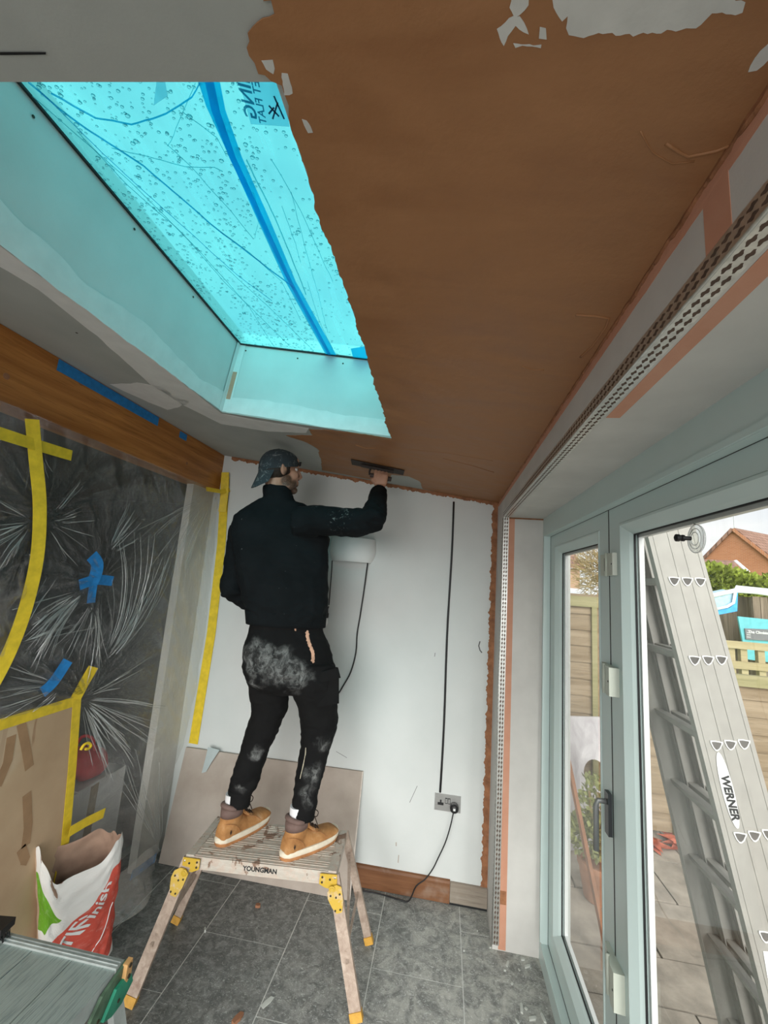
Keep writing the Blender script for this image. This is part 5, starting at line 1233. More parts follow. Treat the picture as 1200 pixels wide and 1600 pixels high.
# lettering wrapped on the printed face
def bag_text(body, size, u0, v0, ang, bold, shear, mat='white_plastic'):
    me = text_mesh(body, size, bold, shear, 'LEFT'); bmx = bmesh.new(); bmx.from_mesh(me); bmesh.ops.triangulate(bmx, faces=bmx.faces); bmesh.ops.subdivide_edges(bmx, edges=bmx.edges, cuts=1); bmx.to_mesh(me); bmx.free()
    ca, sa = math.cos(ang), math.sin(ang)
    for v in me.vertices:
        x, y = v.co.x * ca - v.co.y * sa, v.co.x * sa + v.co.y * ca
        v.co = bag_pt(u0 + x * 1.15, v0 + y / .46, .0016)
    return link_mesh('sack_lettering', me, M[mat], sk)
bag_text('MULTIFinish', .062, .120, .17, .95, .0012, .2); bag_text('Thistle', .030, .10, .28, .95, .0003, .1)
MB().tube([bag_pt(.22 + .014 * k, .085 + .033 * k, .002) for k in range(13)], .0022, 4).build('print_line', M['white_plastic'], sk)

# ------------------------------------------------------------------ folding hop-up platform the worker stands on
HZ = .47
c_nl, c_nr, c_fr, c_fl = Vector((-1.083, 1.953, HZ)), Vector((-.408, 2.018, HZ)), Vector((-.432, 2.318, HZ)), Vector((-1.107, 2.253, HZ))
hop = thing('hop_up_platform', ((c_nl + c_fr) / 2).xy.to_3d(), 'plaster-caked folding aluminium hop-up platform under the worker', 'work platform')
ex = (c_nr - c_nl).normalized(); ey = (c_fl - c_nl).normalized(); LX = (c_nr - c_nl).length; LYh = (c_fl - c_nl).length; ez = Vector((0, 0, 1))
def H(x, y, z): return c_nl + ex * x + ey * y + ez * (z - HZ)
def hbox(name, x0, x1, y0, y1, z0, z1, mat, parent=hop, bevel=.003):
    return MB().hexa([H(x0, y0, z0), H(x1, y0, z0), H(x1, y1, z0), H(x0, y1, z0), H(x0, y0, z1), H(x1, y0, z1), H(x1, y1, z1), H(x0, y1, z1)]).build(name, M[mat], parent, bevel=bevel, seg=1)
nb_ = 4; bw = (LYh - .012) / nb_
for k in range(nb_):
    pk = hbox('deck_plank', .036, LX - .036, .006 + k * bw + .002, .006 + (k + 1) * bw - .002, HZ - .022, HZ, 'caked')
    for g in (.3, .5, .7): hbox('tread_rib', .04, LX - .04, .006 + (k + g) * bw - .002, .006 + (k + g) * bw + .002, HZ, HZ + .0018, 'caked', pk, 0)
for x0 in (0, LX - .036): hbox('end_bar', x0, x0 + .036, -.002, LYh + .002, HZ - .045, HZ + .004, 'caked')
sr = hbox('side_rail', .03, LX - .03, 0, .004, HZ - .052, HZ - .002, 'caked'); hbox('side_rail', .03, LX - .03, LYh - .004, LYh, HZ - .052, HZ - .002, 'caked')
put_text('rail_lettering', 'YOUNGMAN', .026, H(LX * .50, -.0008, HZ - .026), ex, ez, M['ink'], sr, .0010)
feet = {'nl': onZ(208, 1574), 'nr': onZ(563, 1604), 'fr': onZ(577, 1478), 'fl': onZ(272, 1445)}
feet['nl'] = Vector((-1.165, 1.80, 0)); feet['nr'] = Vector((-.262, 1.945, 0))
tops = {'nl': H(.012, -.006, HZ - .01), 'nr': H(LX - .012, -.006, HZ - .01), 'fr': H(LX - .012, LYh + .006, HZ - .01), 'fl': H(.012, LYh + .006, HZ - .01)}
def channel(a, b, w, d, face, mat, name, parent):
    """U channel: web faces 'face', flanges behind it"""
    a, b, face = Vector(a), Vector(b), Vector(face); ax = (b - a).normalized(); side = ax.cross(face).normalized(); f = side.cross(ax).normalized()
    if f.dot(face) < 0: f = -f
    h = w / 2; pr_ = [(-h, 0), (h, 0), (h, -d), (h - .003, -d), (h - .003, -.003), (-h + .003, -.003), (-h + .003, -d), (-h, -d)]
    return MB().loft([[c + side * p + f * q for p, q in pr_] for c in (a, b)]).build(name, M[mat], parent), side, f, ax
for key in ('nl', 'nr', 'fl', 'fr'):
    a, b_ = tops[key], feet[key]; near = key[0] == 'n'; fc = -ey if near else ey
    b2 = b_ + Vector((0, 0, .002))
    fcv = (-ey if near else -ey)
    leg, sd_, ff, ax = channel(a, b2 + (a - b2).normalized() * .03, .048 if near else .036, .022, fcv, 'leg_alu', 'leg', hop)
    MB().obox(b2 + (a - b2).normalized() * .018 + ff * -.010, ax, sd_, ff, .032, .050 if near else .040, .028).build('foot', M['foot_yellow'], leg, bevel=.003)
# cross braces between near and far legs
for s in ('l', 'r'):
    MB().bar(tops['n' + s].lerp(feet['n' + s], .62), tops['f' + s].lerp(feet['f' + s], .2), .028, .012, (1, 0, 0)).build('brace', M['leg_alu'], hop, bevel=.002)
    MB().bar(tops['n' + s].lerp(feet['n' + s], .55), tops['f' + s].lerp(feet['f' + s], .55), .018, .010, (1, 0, 0)).build('brace', M['leg_alu'], hop, bevel=.002)
# mustard hinge plates with rivets
for key, s in (('nl', -1), ('nr', 1)):
    a, b_ = tops[key], feet[key]; dn_ = (b_ - a).normalized(); fc = -ey; o = fc * .004
    up_pl = [a + ex * (-s * .058) + ez * .006, a + ex * (s * .018) + ez * .008, a + ex * (s * .020) - ez * .040, a + ex * (s * .004) - ez * .050, a + ex * (-s * .030) - ez * .046, a + ex * (-s * .058) - ez * .034]
    hp_ = MB().prism([p + o for p in up_pl], fc * .004).build('hinge_plate', M['mustard'], hop)
    m_ = a + dn_ * .042; sdv = dn_.cross(fc).normalized()
    lo_pl = [m_ - sdv * .030, m_ - sdv * .010 - dn_ * .012, m_ + sdv * .014 - dn_ * .010, m_ + sdv * .034 + dn_ * .006, m_ + sdv * .036 + dn_ * .03, m_ + sdv * .024 + dn_ * .062, m_ + sdv * .008 + dn_ * .085, m_ - sdv * .016 + dn_ * .085, m_ - sdv * .028 + dn_ * .05]
    hp2 = MB().prism([p + o * 1.9 for p in lo_pl], fc * .004).build('hinge_plate', M['mustard'], hop)
    piv = a + dn_ * .045 + ex * (-s * .012)
    MB().lathe(piv + o * 2.9, fc, [(.014, 0), (.014, .003), (.009, .004), (.009, .006), (.003, .007)], 14).build('pivot_bolt', M['mustard'], hp2, smooth='auto')
    for q in [(-s * .046, -.006), (-s * .046, -.026), (s * .010, -.004), (-s * .012, -.012)]:
        MB().lathe(a + ex * q[0] + ez * q[1] + o * 2, fc, [(.0045, 0), (.0045, .002), (.002, .003)], 8).build('rivet', M['rivet' if q[0] * s < 0 else 'rivet_light'], hp_)
    for f1, f2 in ((-.018, .022), (.022, .02), (-.010, .074), (.012, .074), (.0, .03)):
        MB().lathe(m_ + sdv * f1 + dn_ * f2 + o * 2.9, fc, [(.004, 0), (.004, .002), (.002, .003)], 8).build('rivet', M['rivet'], hp2)

# ------------------------------------------------------------------ second platform in the front left corner
GZt = .50
gp = thing('step_platform', (-1.16, 1.05, 0), 'ribbed aluminium step platform with green corner bracket in the front left corner', 'work platform')
gx0, gx1, gy0_, gy1_ = -1.372, -.944, .72, 1.405
seams = [gx0, onZ(50, 1486, GZt).x, onZ(110, 1504, GZt).x, gx1]
for x0, x1 in zip(seams, seams[1:]): MB().box(x0 + .0015, x1 - .0015, gy0_, gy1_ - .032, GZt - .02, GZt).build('deck_plank', M['ribbed'], gp, bevel=.002, seg=1)
MB().box(gx0 - .004, gx1 + .002, gy1_ - .032, gy1_, GZt - .05, GZt + .006).build('end_bar', M['dull_alu'], gp, bevel=.004)
for k in range(2): MB().box(gx0, gx1, gy1_ - .024 + k * .011, gy1_ - .021 + k * .011, GZt + .006, GZt + .009).build('end_rib', M['dull_alu'], gp)
MB().box(gx1 - .004, gx1, gy0_, gy1_ - .03, GZt - .05, GZt - .001).build('side_rail', M['dull_alu'], gp); MB().box(gx0, gx0 + .004, gy0_, gy1_ - .03, GZt - .05, GZt - .001).build('side_rail', M['dull_alu'], gp)
br = [(gx1 + .003, gy1_ + .006, GZt + .004), (gx1 + .003, gy1_ - .09, GZt - .018), (gx1 + .003, gy1_ - .125, GZt - .052), (gx1 + .003, gy1_ - .125, GZt - .105), (gx1 + .003, gy1_ - .06, GZt - .095), (gx1 + .003, gy1_ + .0, GZt - .085), (gx1 + .003, gy1_ + .02, GZt - .05)]
brk = MB().prism(br, (.010, 0, 0)).build('corner_bracket', M['olive_plastic'], gp, bevel=.002)
br2 = [(gx1 + .014, gy1_ + .012, GZt - .03), (gx1 + .014, gy1_ - .045, GZt - .035), (gx1 + .014, gy1_ - .085, GZt - .085), (gx1 + .014, gy1_ - .05, GZt - .10), (gx1 + .014, gy1_ - .01, GZt - .098), (gx1 + .014, gy1_ + .03, GZt - .07)]
MB().prism(br2, (.010, 0, 0)).build('bracket_cover', M['green_plastic'], brk, bevel=.002)
MB().prism([(gx1 + .010, gy1_ + .010, GZt + .008), (gx1 + .010, gy1_ - .012, GZt + .004), (gx1 + .010, gy1_ - .014, GZt - .035), (gx1 + .010, gy1_ - .004, GZt - .048), (gx1 + .010, gy1_ + .012, GZt - .035)], (.016, 0, 0)).build('latch', M['tan_clip'], brk, bevel=.003)
for q in ((.0, -.004), (.0, -.034)): MB().lathe((gx1 + .026, gy1_ + q[0], GZt + q[1]), (1, 0, 0), [(.006, 0), (.006, .003), (.003, .004)], 10).build('rivet', M['rivet'], brk)
for q in ((-.095, -.075), (-.03, -.075)): MB().lathe((gx1 + (.013 if q[0] < -.09 else .024), gy1_ + q[0], GZt + q[1]), (1, 0, 0), [(.005, 0), (.005, .002), (.002, .003)], 8).build('rivet', M['rivet'], brk)
for (xx, yy, dx, dy) in ((gx1 - .005, gy1_ - .02, .06, .10), (gx0 + .02, gy1_ - .02, -.05, .10), (gx1 - .005, gy0_ + .05, .06, -.10), (gx0 + .02, gy0_ + .05, -.05, -.10)):
    lg, s_, f_, ax_ = channel((xx, yy, GZt - .03), (xx + dx, yy + dy, .03), .042, .022, (1 if dx > 0 else -1, 0, 0), 'dull_alu', 'leg', gp)
    MB().obox((xx + dx, yy + dy, .016), (1, 0, 0), (0, 1, 0), (0, 0, 1), .045, .05, .03).build('foot', M['rubber'], lg, bevel=.003)
# black brush left on that platform
kb = onZ(-2, 1464, GZt + .03); kb = Vector((-1.36, 1.37, GZt + .006))
br_ = thing('scrub_brush', kb, 'black bristle brush on the front left step platform', 'brush')
MB().obox(kb + Vector((-.055, 0, .035)), (1, .15, 0), (-.15, 1, 0), (0, 0, 1), .13, .055, .022).build('brush_back', M['black_plastic'], br_, bevel=.006)
bb = MB(); rnd = random.Random(6)
for i in range(240):
    c = kb + Vector((-.055 + rnd.uniform(-.06, .06), rnd.uniform(-.024, .024), .026)); tip = c + Vector((rnd.uniform(-.012, .012), rnd.uniform(-.012, .012), -.024))
    bb.tube([c, tip], .0014, 4, cap=False)
tag(bb.build('bristles', M['black_plastic'], br_), kind='stuff')

# ------------------------------------------------------------------ debris on the floor
rnd = random.Random(21)
chips = [((793, 1507), .034, .010, 1.2), ((824, 1511), .034, .012, .5), ((815, 1577), .045, .012, 1.45), ((832, 1593), .035, .013, .4), ((849, 1592), .04, .011, 1.8), ((808, 1597), .02, .008, 2.1), ((789, 1517), .012, .008, 0), ((817, 1500), .02, .012, .2), ((800, 1538), .014, .008, .8), ((822, 1577), .012, .009, 2.5), ((725, 1486), .009, .007, 0), ((746, 1455), .008, .006, 1), ((811, 1516), .012, .006, 2), ((766, 1481), .012, .009, .3)]
for (u, v), L, w, a in chips:
    c = onZ(u, v, .0); e = Vector((math.cos(a), math.sin(a), 0)); f = Vector((-e.y, e.x, 0)); h = w * .55
    P = [c + e * (L / 2) * x + f * (w / 2) * y for x, y in ((-1, -.8), (-.3, -1), (.6, -.9), (1, -.3), (.9, .8), (.1, 1), (-.8, .9))]
    o = MB().prism([p + Vector((0, 0, .0002)) for p in P], (0, 0, h)).build('plaster_chip', M['chip'], origin=c, bevel=.0012, seg=1)
    tag(o, 'small pale plaster chip on the dusty floor by the garden door', 'plaster chip', 'plaster chips by the door')
for (u, v), L, w, a, nm, mt, lb in (((371, 1594), .05, .022, 1.2, 'wood_offcut', 'wood_chip', 'brown wooden offcut lying on the floor at the bottom edge'), ((320, 1455), .022, .007, 2.2, 'tile_spacer', 'chip', 'white tile spacer on the crossing of the floor joints'), ((418, 1566), .06, .022, 1.1, 'plaster_flake', 'chip', 'pale flat plaster flake on a floor tile under the hop-up'), ((403, 1417), .026, .02, .2, 'plaster_lump', 'wood_chip', 'brown plaster lump on the floor behind the hop-up')):
    c = onZ(u, v); e = Vector((math.cos(a), math.sin(a), 0)); f = Vector((-e.y, e.x, 0))
    P = [c + e * (L / 2) * x + f * (w / 2) * y + Vector((0, 0, .0002)) for x, y in ((-1, -.7), (.2, -1), (1, -.6), (.8, .7), (-.1, 1), (-.9, .8))]
    tag(MB().prism(P, (0, 0, .012 if nm != 'plaster_flake' else .002)).build(nm, M[mt], origin=c, bevel=.001, seg=1), lb, nm.replace('_', ' '))
# ------------------------------------------------------------------ the worker
def depth_at(p): return CR[2].dot(Vector(p) - EYE)
SIDE = Vector((.935, .35, 0)).normalized(); DEEP = Vector((-.35, .935, 0)).normalized()     # across and away, as seen from behind him
def ring(c, ra, rb, n=20, e=1.0, sx=SIDE, dx=DEEP, tilt=0.0):
    out = []
    for k in range(n):
        a = 2 * PI * k / n; ca, sa = math.cos(a), math.sin(a)
        p = Vector(c) + sx * (math.copysign(abs(ca) ** e, ca) * ra) + dx * (math.copysign(abs(sa) ** e, sa) * rb)
        p.z += tilt * math.cos(a) * ra
        out.append(p)
    return out
def px_rings(rows, rb_scale, e=.9):
    """rows: (left px, right px, y px, Y, depth half-size or None)"""
    R = []
    for l, r, v, Y, d in rows:
        c = onY((l + r) / 2, v, Y); ra = (r - l) / 2 * depth_at(c) / FPX
        R.append(ring(c, ra, d if d else ra * rb_scale, 20, e))
    return R
def hull(pts, rad, n=12): return MB().tube(pts, rad, n)
foot_z = HZ + .003
man = thing('person', (-.83, 2.1, foot_z), 'man in black clothes, tan boots and backward cap plastering the ceiling', 'person')

# trowel pressed flat to the ceiling
ta, tb3 = onC(549, 722, -.008), onC(631, 739, -.008); tax = (tb3 - ta).normalized(); tmid = (ta + tb3) / 2
tup = Vector((CS, 0, 1)).normalized(); tw3 = tup.cross(tax).normalized()
if tw3.y < 0: tw3 = -tw3
tr_ = thing('plastering_trowel', tmid, 'dark steel plastering trowel pressed against the wet ceiling', 'trowel')
TLn = (tb3 - ta).length
MB().obox(tmid, tax, tw3, (0, 0, 1), TLn, .115, .0016).build('blade', M['trowel_steel'], tr_)
MB().obox(tmid - tup * .009, tax, tw3, (0, 0, 1), TLn * .62, .022, .012).build('mounting', M['trowel_steel'], tr_, bevel=.002)
hcn = tmid + tax * .030 - tup * .052 
MB().tube([hcn - tax * .062, hcn - tax * .03, hcn + tax * .03, hcn + tax * .062], [.012, .0155, .0155, .013], 12).build('handle', M['trowel_handle'], tr_, smooth='auto')
for s in (-.066,): MB().tube([hcn + tax * s, hcn + tax * (s - .004) + tup * .02, tmid + tax * (.030 + s) - tup * .006], .006, 8).build('shank', M['trowel_steel'], tr_, smooth=True)

# joints
WR = hcn - tw3 * .034 - Vector((0, 0, .082))                       # right wrist
SHR = onY(500, 812, 2.08); ELR = onY(581, 812, 1.985)
SHL_ = onY(378, 830, 2.14); ELL = onY(363, 922, 2.11); WRL = Vector((-.90, 2.335, 1.50))
hips = onY(452, 1030, 2.12)
HC = onY(438, 738, 2.13)                                           # head centre
Fh = (SIDE * .92 + DEEP * .38 + Vector((0, 0, .12))).normalized(); Lh = Vector((0, 0, 1)).cross(Fh).normalized(); Uh = Fh.cross(Lh).normalized()
def HD(x, y, z): return HC + Fh * x + Lh * y + Uh * z
HM = Matrix((Fh, Lh, Uh)).transposed()

body = MB()
# head
body.ball(HD(-.012, 0, .034), .100, .078, .092, 20, 14, HM); body.ball(HD(.036, 0, -.030), .060, .058, .084, 18, 12, HM); body.ball(HD(.010, 0, -.035), .062, .066, .070, 16, 10, HM)
body.ball(HD(.073, 0, -.098), .026, .030, .022, 12, 8, HM); body.ball(HD(.086, 0, .036), .018, .048, .013, 12, 8, HM); body.ball(HD(.082, 0, .062), .022, .05, .03, 12, 8, HM)
for s in (-1, 1):
    body.ball(HD(.058, s * .040, -.018), .032, .024, .030, 12, 8, HM); body.ball(HD(.028, s * .046, -.078), .040, .020, .024, 12, 8, HM)
    body.ball(HD(-.012, s * .082, .000), .019, .009, .032, 12, 8, HM); body.ball(HD(.094, s * .012, -.026), .011, .009, .009, 8, 6, HM)
    body.ball(HD(-.020, s * .088, .010), .008, .008, .022, 8, 6, HM)
body.tube([HD(.092, 0, .034), HD(.108, 0, .008), HD(.119, 0, -.020), HD(.104, 0, -.032)], [.010, .0105, .0135, .010], 10)
body.ball(HD(.096, 0, -.056), .010, .024, .006, 10, 6, HM); body.ball(HD(.094, 0, -.069), .010, .021, .007, 10, 6, HM); body.ball(HD(.088, 0, -.048), .014, .028, .014, 10, 6, HM)
neck_b = onY(440, 790, 2.14)
body.tube([HD(-.022, 0, -.02), HD(-.028, 0, -.085), neck_b], [.060, .056, .066], 16)
# trunk, arms, legs inside the clothes
body.loft([ring(neck_b, .06, .06), ring(onY(439, 812, 2.135), .13, .075), ring(onY(440, 860, 2.13), .15, .085), ring(onY(446, 950, 2.12), .125, .085), ring(hips, .135, .09), ring(hips - Vector((0, 0, .1)), .12, .08)])
body.tube([onY(470, 815, 2.1), SHR, ELR, WR], [.05, .047, .040, .027], 12); body.tube([onY(410, 825, 2.13), SHL_, ELL, WRL], [.05, .045, .038, .026], 12)
ANL, ANR = Vector((-.957, 2.105, foot_z + .10)), Vector((-.628, 2.088, foot_z + .10))
KNL, KNR = onY(412, 1128, 2.16), onY(500, 1135, 2.20)
body.tube([hips - SIDE * .08 - Vector((0, 0, .02)), KNL, ANL, ANL - Vector((0, 0, .05))], [.075, .05, .034, .034], 12); body.tube([hips + SIDE * .08 - Vector((0, 0, .02)), KNR, ANR, ANR - Vector((0, 0, .05))], [.075, .05, .034, .034], 12)
# right hand closed round the trowel handle
def G(a, w, u): return hcn + tax * a + tw3 * w + Vector((0, 0, u))
body.ball(G(0, -.036, -.030), .040, .015, .040, 14, 10); body.ball(G(0, -.033, -.002), .042, .014, .016, 14, 8)
for i, ln in enumerate((1.0, 1.06, 1.0, .86)):
    o = (i - 1.5) * .0205
    body.tube([G(o, -.034, -.018), G(o, -.032, .008), G(o, -.016, .027), G(o, .010, .029), G(o, .027, .012), G(o, .026, -.010 * ln), G(o, .014, -.022 * ln)], [.0105, .0108, .0098, .0092, .0090, .0084, .0066], 8)
body.tube([G(-.022, -.034, -.050), G(-.046, -.026, -.030), G(-.050, -.004, -.020), G(-.040, .014, -.022), G(-.026, .022, -.026)], [.015, .0130, .0112, .0102, .0080], 8)
body.tube([WR - Vector((0, 0, .02)), G(0, -.036, -.055)], [.028, .030], 12)
# left hand, relaxed in front of the belt
dF = Vector((.55, .55, -.62)).normalized(); nP = Vector((.75, -.65, .1)).normalized(); sT = dF.cross(nP).normalized()
def Lp(a, s, n): return WRL + dF * a + sT * s + nP * n
body.tube([Lp(-.01, 0, 0), Lp(.03, 0, 0), Lp(.085, 0, 0)], [.025, .034, .037], 12, squash=.5, ref=sT)
for i, ln in enumerate((.9, 1, .97, .8)):
    o = (i - 1.5) * .0205; body.tube([Lp(.07, o, 0), Lp(.07 + .035 * ln, o * 1.05, .006), Lp(.07 + .058 * ln, o * 1.05, .022), Lp(.07 + .066 * ln, o, .042)], [.0105, .0095, .0088, .0070], 8)
body.tube([Lp(.02, -.030, .004), Lp(.05, -.050, .014), Lp(.075, -.052, .026), Lp(.092, -.046, .036)], [.014, .012, .0105, .008], 8)
bme = remeshed(body, .0042, 4, .5)
t = NT('skin_with_stubble'); v = t.pos(); off = Vector(man.location)
def loc_(p): return tuple(Vector(p) - off)
m1 = t.step(t.dist(v, loc_(HD(.055, -.035, -.088))), .034, .056, 1, 0); m2 = t.step(t.dist(v, loc_(HD(.082, 0, -.098))), .030, .046, 1, 0); m3 = t.step(t.dist(v, loc_(HD(.015, -.062, -.055))), .026, .042, 1, 0); m4 = t.step(t.dist(v, loc_(HD(.098, 0, -.046))), .010, .022, 1, 0); m5 = t.step(t.dist(v, loc_(HD(-.002, -.07, -.018))), .016, .03, 1, 0); m6 = t.step(t.dist(v, loc_(HD(.055, .035, -.088))), .034, .056, 1, 0); m7 = t.step(t.dist(v, loc_(HD(.015, .062, -.055))), .026, .042, 1, 0)
mm = m1
for q in (m2, m3, m4, m5, m6, m7): mm = t.math('MAXIMUM', mm, q)
mm = t.math('MULTIPLY', mm, t.step(t.noise(v, 320, 3), .3, .6, .55, .95))
base = t.ramp(t.noise(v, 18, 5), (.3, (.43, .235, .155)), (.7, (.53, .31, .215)))
lips = t.step(t.dist(v, loc_(HD(.104, 0, -.063))), .010, .018, .7, 0)
col = t.mix(lips, t.mix(mm, base, (.045, .028, .018)), (.36, .14, .11))
t.bsdf(Base_Color=col, Roughness=.55, Normal=t.bump(t.noise(v, 160, 3), .1, .002)); 
link_mesh('body', bme, t.m, man, smooth=True)
for s in (-1, 1):
    e = HD(.077, s * .033, .016); ey_ = MB().ball(e, .0115, None, None, 12, 8).build('eye', M['eye_white'], man, smooth=True)
    MB().ball(e + Fh * .0095, .0055, None, None, 10, 6).build('iris', M['eye_dark'], ey_, smooth=True)
    MB().tube([HD(.098, s * .014, .040), HD(.096, s * .034, .046), HD(.082, s * .052, .040)], [.004, .005, .003], 6).build('eyebrow', M['hair'], man, smooth=True)
# hair under the cap
hb_ = MB(); hb_.ball(HD(-.026, 0, .012), .094, .083, .074, 22, 16, HM); hb_.ball(HD(.008, -.074, .022), .022, .012, .034, 10, 8, HM); hb_.ball(HD(.008, .074, .022), .022, .012, .034, 10, 8, HM)
hm = remeshed(hb_, .005, 1)
link_mesh('hair', hm, M['hair'], man, smooth=True)
# backward cap
t = NT('dusty_charcoal_cap'); v = t.pos(); f = t.noise(v, 26, 6, .7, 1.2)
col = t.mix(t.step(f, .52, .72, 0, .75), (.028, .040, .048), (.34, .37, .37)); t.bsdf(Base_Color=col, Roughness=.9, Normal=t.bump(t.noise(v, 150, 3), .25, .002)); M['cap'] = t.m
cap = MB(); rings = []
for j in range(13):
    th = (PI / 2) * j / 12; zz = math.sin(th); rr = math.cos(th)
    row = []
    for k in range(36):
        a = 2 * PI * k / 36; fx, fy = math.cos(a), math.sin(a)
        low = .030 - .034 * (1 - fx) / 2 + (.026 * max(0, fx - .75) / .25 if fx > .75 else 0)           # rim: high at the brow, low at the nape
        row.append(HD(-.008 + fx * .113 * max(rr, .012) ** .9, fy * .090 * max(rr, .012) ** .9, low + (.128 - low) * zz ** .92))
    rings.append(row)
cap.loft(rings); co = cap.build('cap', M['cap'], man, smooth='auto')
bri = []
for layer in (0, 1):
    for j in range(8):
        f = j / 7 if not layer else 1 - j / 7
        row = []
        for k in range(15):
            a = PI + (k - 7) / 7 * 1.05; fx, fy = math.cos(a), math.sin(a); bz = .030 - .034 * (1 - fx) / 2
            ext = .074 * f * (1 - .35 * abs((k - 7) / 7) ** 2.5); drop = -1.25 * ext - .012 * abs(fy) ** 2 * 1.2
            row.append(HD(-.008 + fx * .110 - ext * .55, fy * (.088 - .010 * f), bz + drop + (.003 if layer else 0)))
        bri.append(row)
bri.append(bri[0])
MB().loft(bri, cap=False, closed=False).build('brim', M['cap'], co, smooth='auto')
MB().lathe(HD(-.008, 0, .127), Uh, [(.007, 0), (.007, .003), (.003, .005)], 10).build('button', M['cap'], co)
MB().tube([HD(.100, -.04, .045), HD(.109, 0, .046), HD(.100, .04, .045)], .007, 6).build('adjuster_strap', M['black_plastic'], co, smooth=True)
MB().obox(HD(.108, -.012, .062), Fh, Lh, Uh, .022, .012, .007).build('adjuster_buckle', M['black_plastic'], co, bevel=.001)
for a in (-1.05, 0, 1.05):                                                     # seams over the crown
    pts = [HD(-.008 + math.cos(b) * .1135 * math.cos(a) , math.cos(b) * .0905 * math.sin(a), .010 + .119 * abs(math.sin(b)) ** .92) for b in (PI * (k + 1) / 14 for k in range(13))]
    MB().tube(pts, .0012, 4).build('seam', M['cap'], co)

# jacket
jk = MB()
jk.loft(px_rings([(389, 506, 972, 2.12, .118), (387, 508, 960, 2.12, .124), (382, 512, 940, 2.12, .13), (372, 512, 900, 2.12, .132), (366, 513, 862, 2.125, .130), (362, 514, 836, 2.13, .122), (368, 506, 812, 2.135, .108), (388, 490, 795, 2.14, .088), (408, 473, 783, 2.14, .078)], .7))
jk.tube([onY(440, 792, 2.14), HD(-.026, 0, -.105), HD(-.024, 0, -.082)], [.082, .073, .070], 18)
jk.tube([onY(468, 818, 2.10), onY(498, 813, 2.075), onY(530, 815, 2.04), onY(562, 818, 2.0), ELR + Vector((.006, 0, 0)), ELR.lerp(WR, .35), ELR.lerp(WR, .72), ELR.lerp(WR, .93)], [.092, .080, .072, .066, .063, .057, .047, .042], 16)
jk.tube([onY(405, 828, 2.135), SHL_ + Vector((0, 0, -.01)), SHL_.lerp(ELL, .5), ELL, ELL.lerp(WRL, .4), ELL.lerp(WRL, .9)], [.085, .077, .069, .064, .055, .042], 16)
jm = remeshed(jk, .0065, 8, .5)
def wrinkle(me, amp, freq, aniso, seed, ctr=None):
    me.update(); nrm = [v.normal.copy() for v in me.vertices]; cos = []
    for v, nv in zip(me.vertices, nrm):
        p = v.co.copy(); q = Vector((p.x * aniso[0], p.y * aniso[1], p.z * aniso[2])) * freq
        n1 = noise.noise(q + Vector((seed, 0, 0))); n2 = 1 - abs(noise.noise(q * 1.9 + Vector((0, seed, 0)))) * 2; n3 = noise.noise(q * 4.3 + Vector((0, 0, seed)))
        w = 1.0 if ctr is None else ctr(p)
        q = p + nv * (amp * w * (.8 * n1 + .45 * n2 + .22 * n3)); cos += [q.x, q.y, q.z]
    me.vertices.foreach_set('co', cos); me.update()
def jw(p):
    e = min((p - ELR).length, (p - ELL).length); w = .7 + 1.1 * math.exp(-(e / .12) ** 2) + .8 * math.exp(-((p.z - 1.52) / .09) ** 2)
    return w
wrinkle(jm, .0095, 7, (1, 1, 1.9), 3, jw)
t = NT('black_jacket_cloth'); v = t.pos(); f = t.noise(v, 9, 5)
sm = t.step(t.dist(v, loc_(onY(532, 812, 1.97))), .03, .09, 1, 0); sp2 = t.step(t.dist(v, loc_(onY(500, 785, 2.02))), .02, .07, .8, 0)
du = t.math('MULTIPLY', t.math('MAXIMUM', sm, sp2), t.step(t.noise(v, 24, 6, .7, 1.5), .55, .68))
fleck = t.step(t.noise(v, 60, 2, .5), .76, .79, 0, .5)
col = t.mix(t.math('MAXIMUM', du, fleck), t.ramp(f, (.3, (.0035, .005, .006)), (.7, (.0065, .0085, .010))), (.27, .28, .27))
t.bsdf(Base_Color=col, Roughness=.9, Normal=t.bump(t.noise(v, 240, 3), .2, .002), Specular_IOR_Level=.2); M['jacket'] = t.m
jo = link_mesh('jacket', jm, M['jacket'], man, smooth=True)
# ribbed hem and cuff
def band(name, R0, R1, n, mat, parent, ribs=40, amp=.0016):
    rows = []
    for j in range(5):
        f = j / 4; row = []
        for k in range(n):
            p = R0[k].lerp(R1[k], f); c = sum(R0, Vector()) / n; c = c.lerp(sum(R1, Vector()) / n, f)
            row.append(p + (p - c).normalized() * (amp if k % 2 else 0))
        rows.append(row)
    return MB().loft(rows).build(name, M[mat], parent, smooth=True)
def big_ring(l, r, v, Y, d, n=80):
    c = onY((l + r) / 2, v, Y); ra = (r - l) / 2 * depth_at(c) / FPX; return ring(c, ra, d, n, .9)
band('hem_band', big_ring(387, 508, 977, 2.12, .120), big_ring(385.5, 510, 956, 2.12, .122), 80, 'jacket', jo)
ca_ = (WR - ELR).normalized(); s1_ = ca_.orthogonal().normalized(); s2_ = ca_.cross(s1_)
cr_ = lambda p, r: [p + s1_ * math.cos(2 * PI * k / 40) * r + s2_ * math.sin(2 * PI * k / 40) * r for k in range(40)]
band('cuff', cr_(ELR.lerp(WR, .76), .0475), cr_(ELR.lerp(WR, .96), .0385), 40, 'jacket', jo)

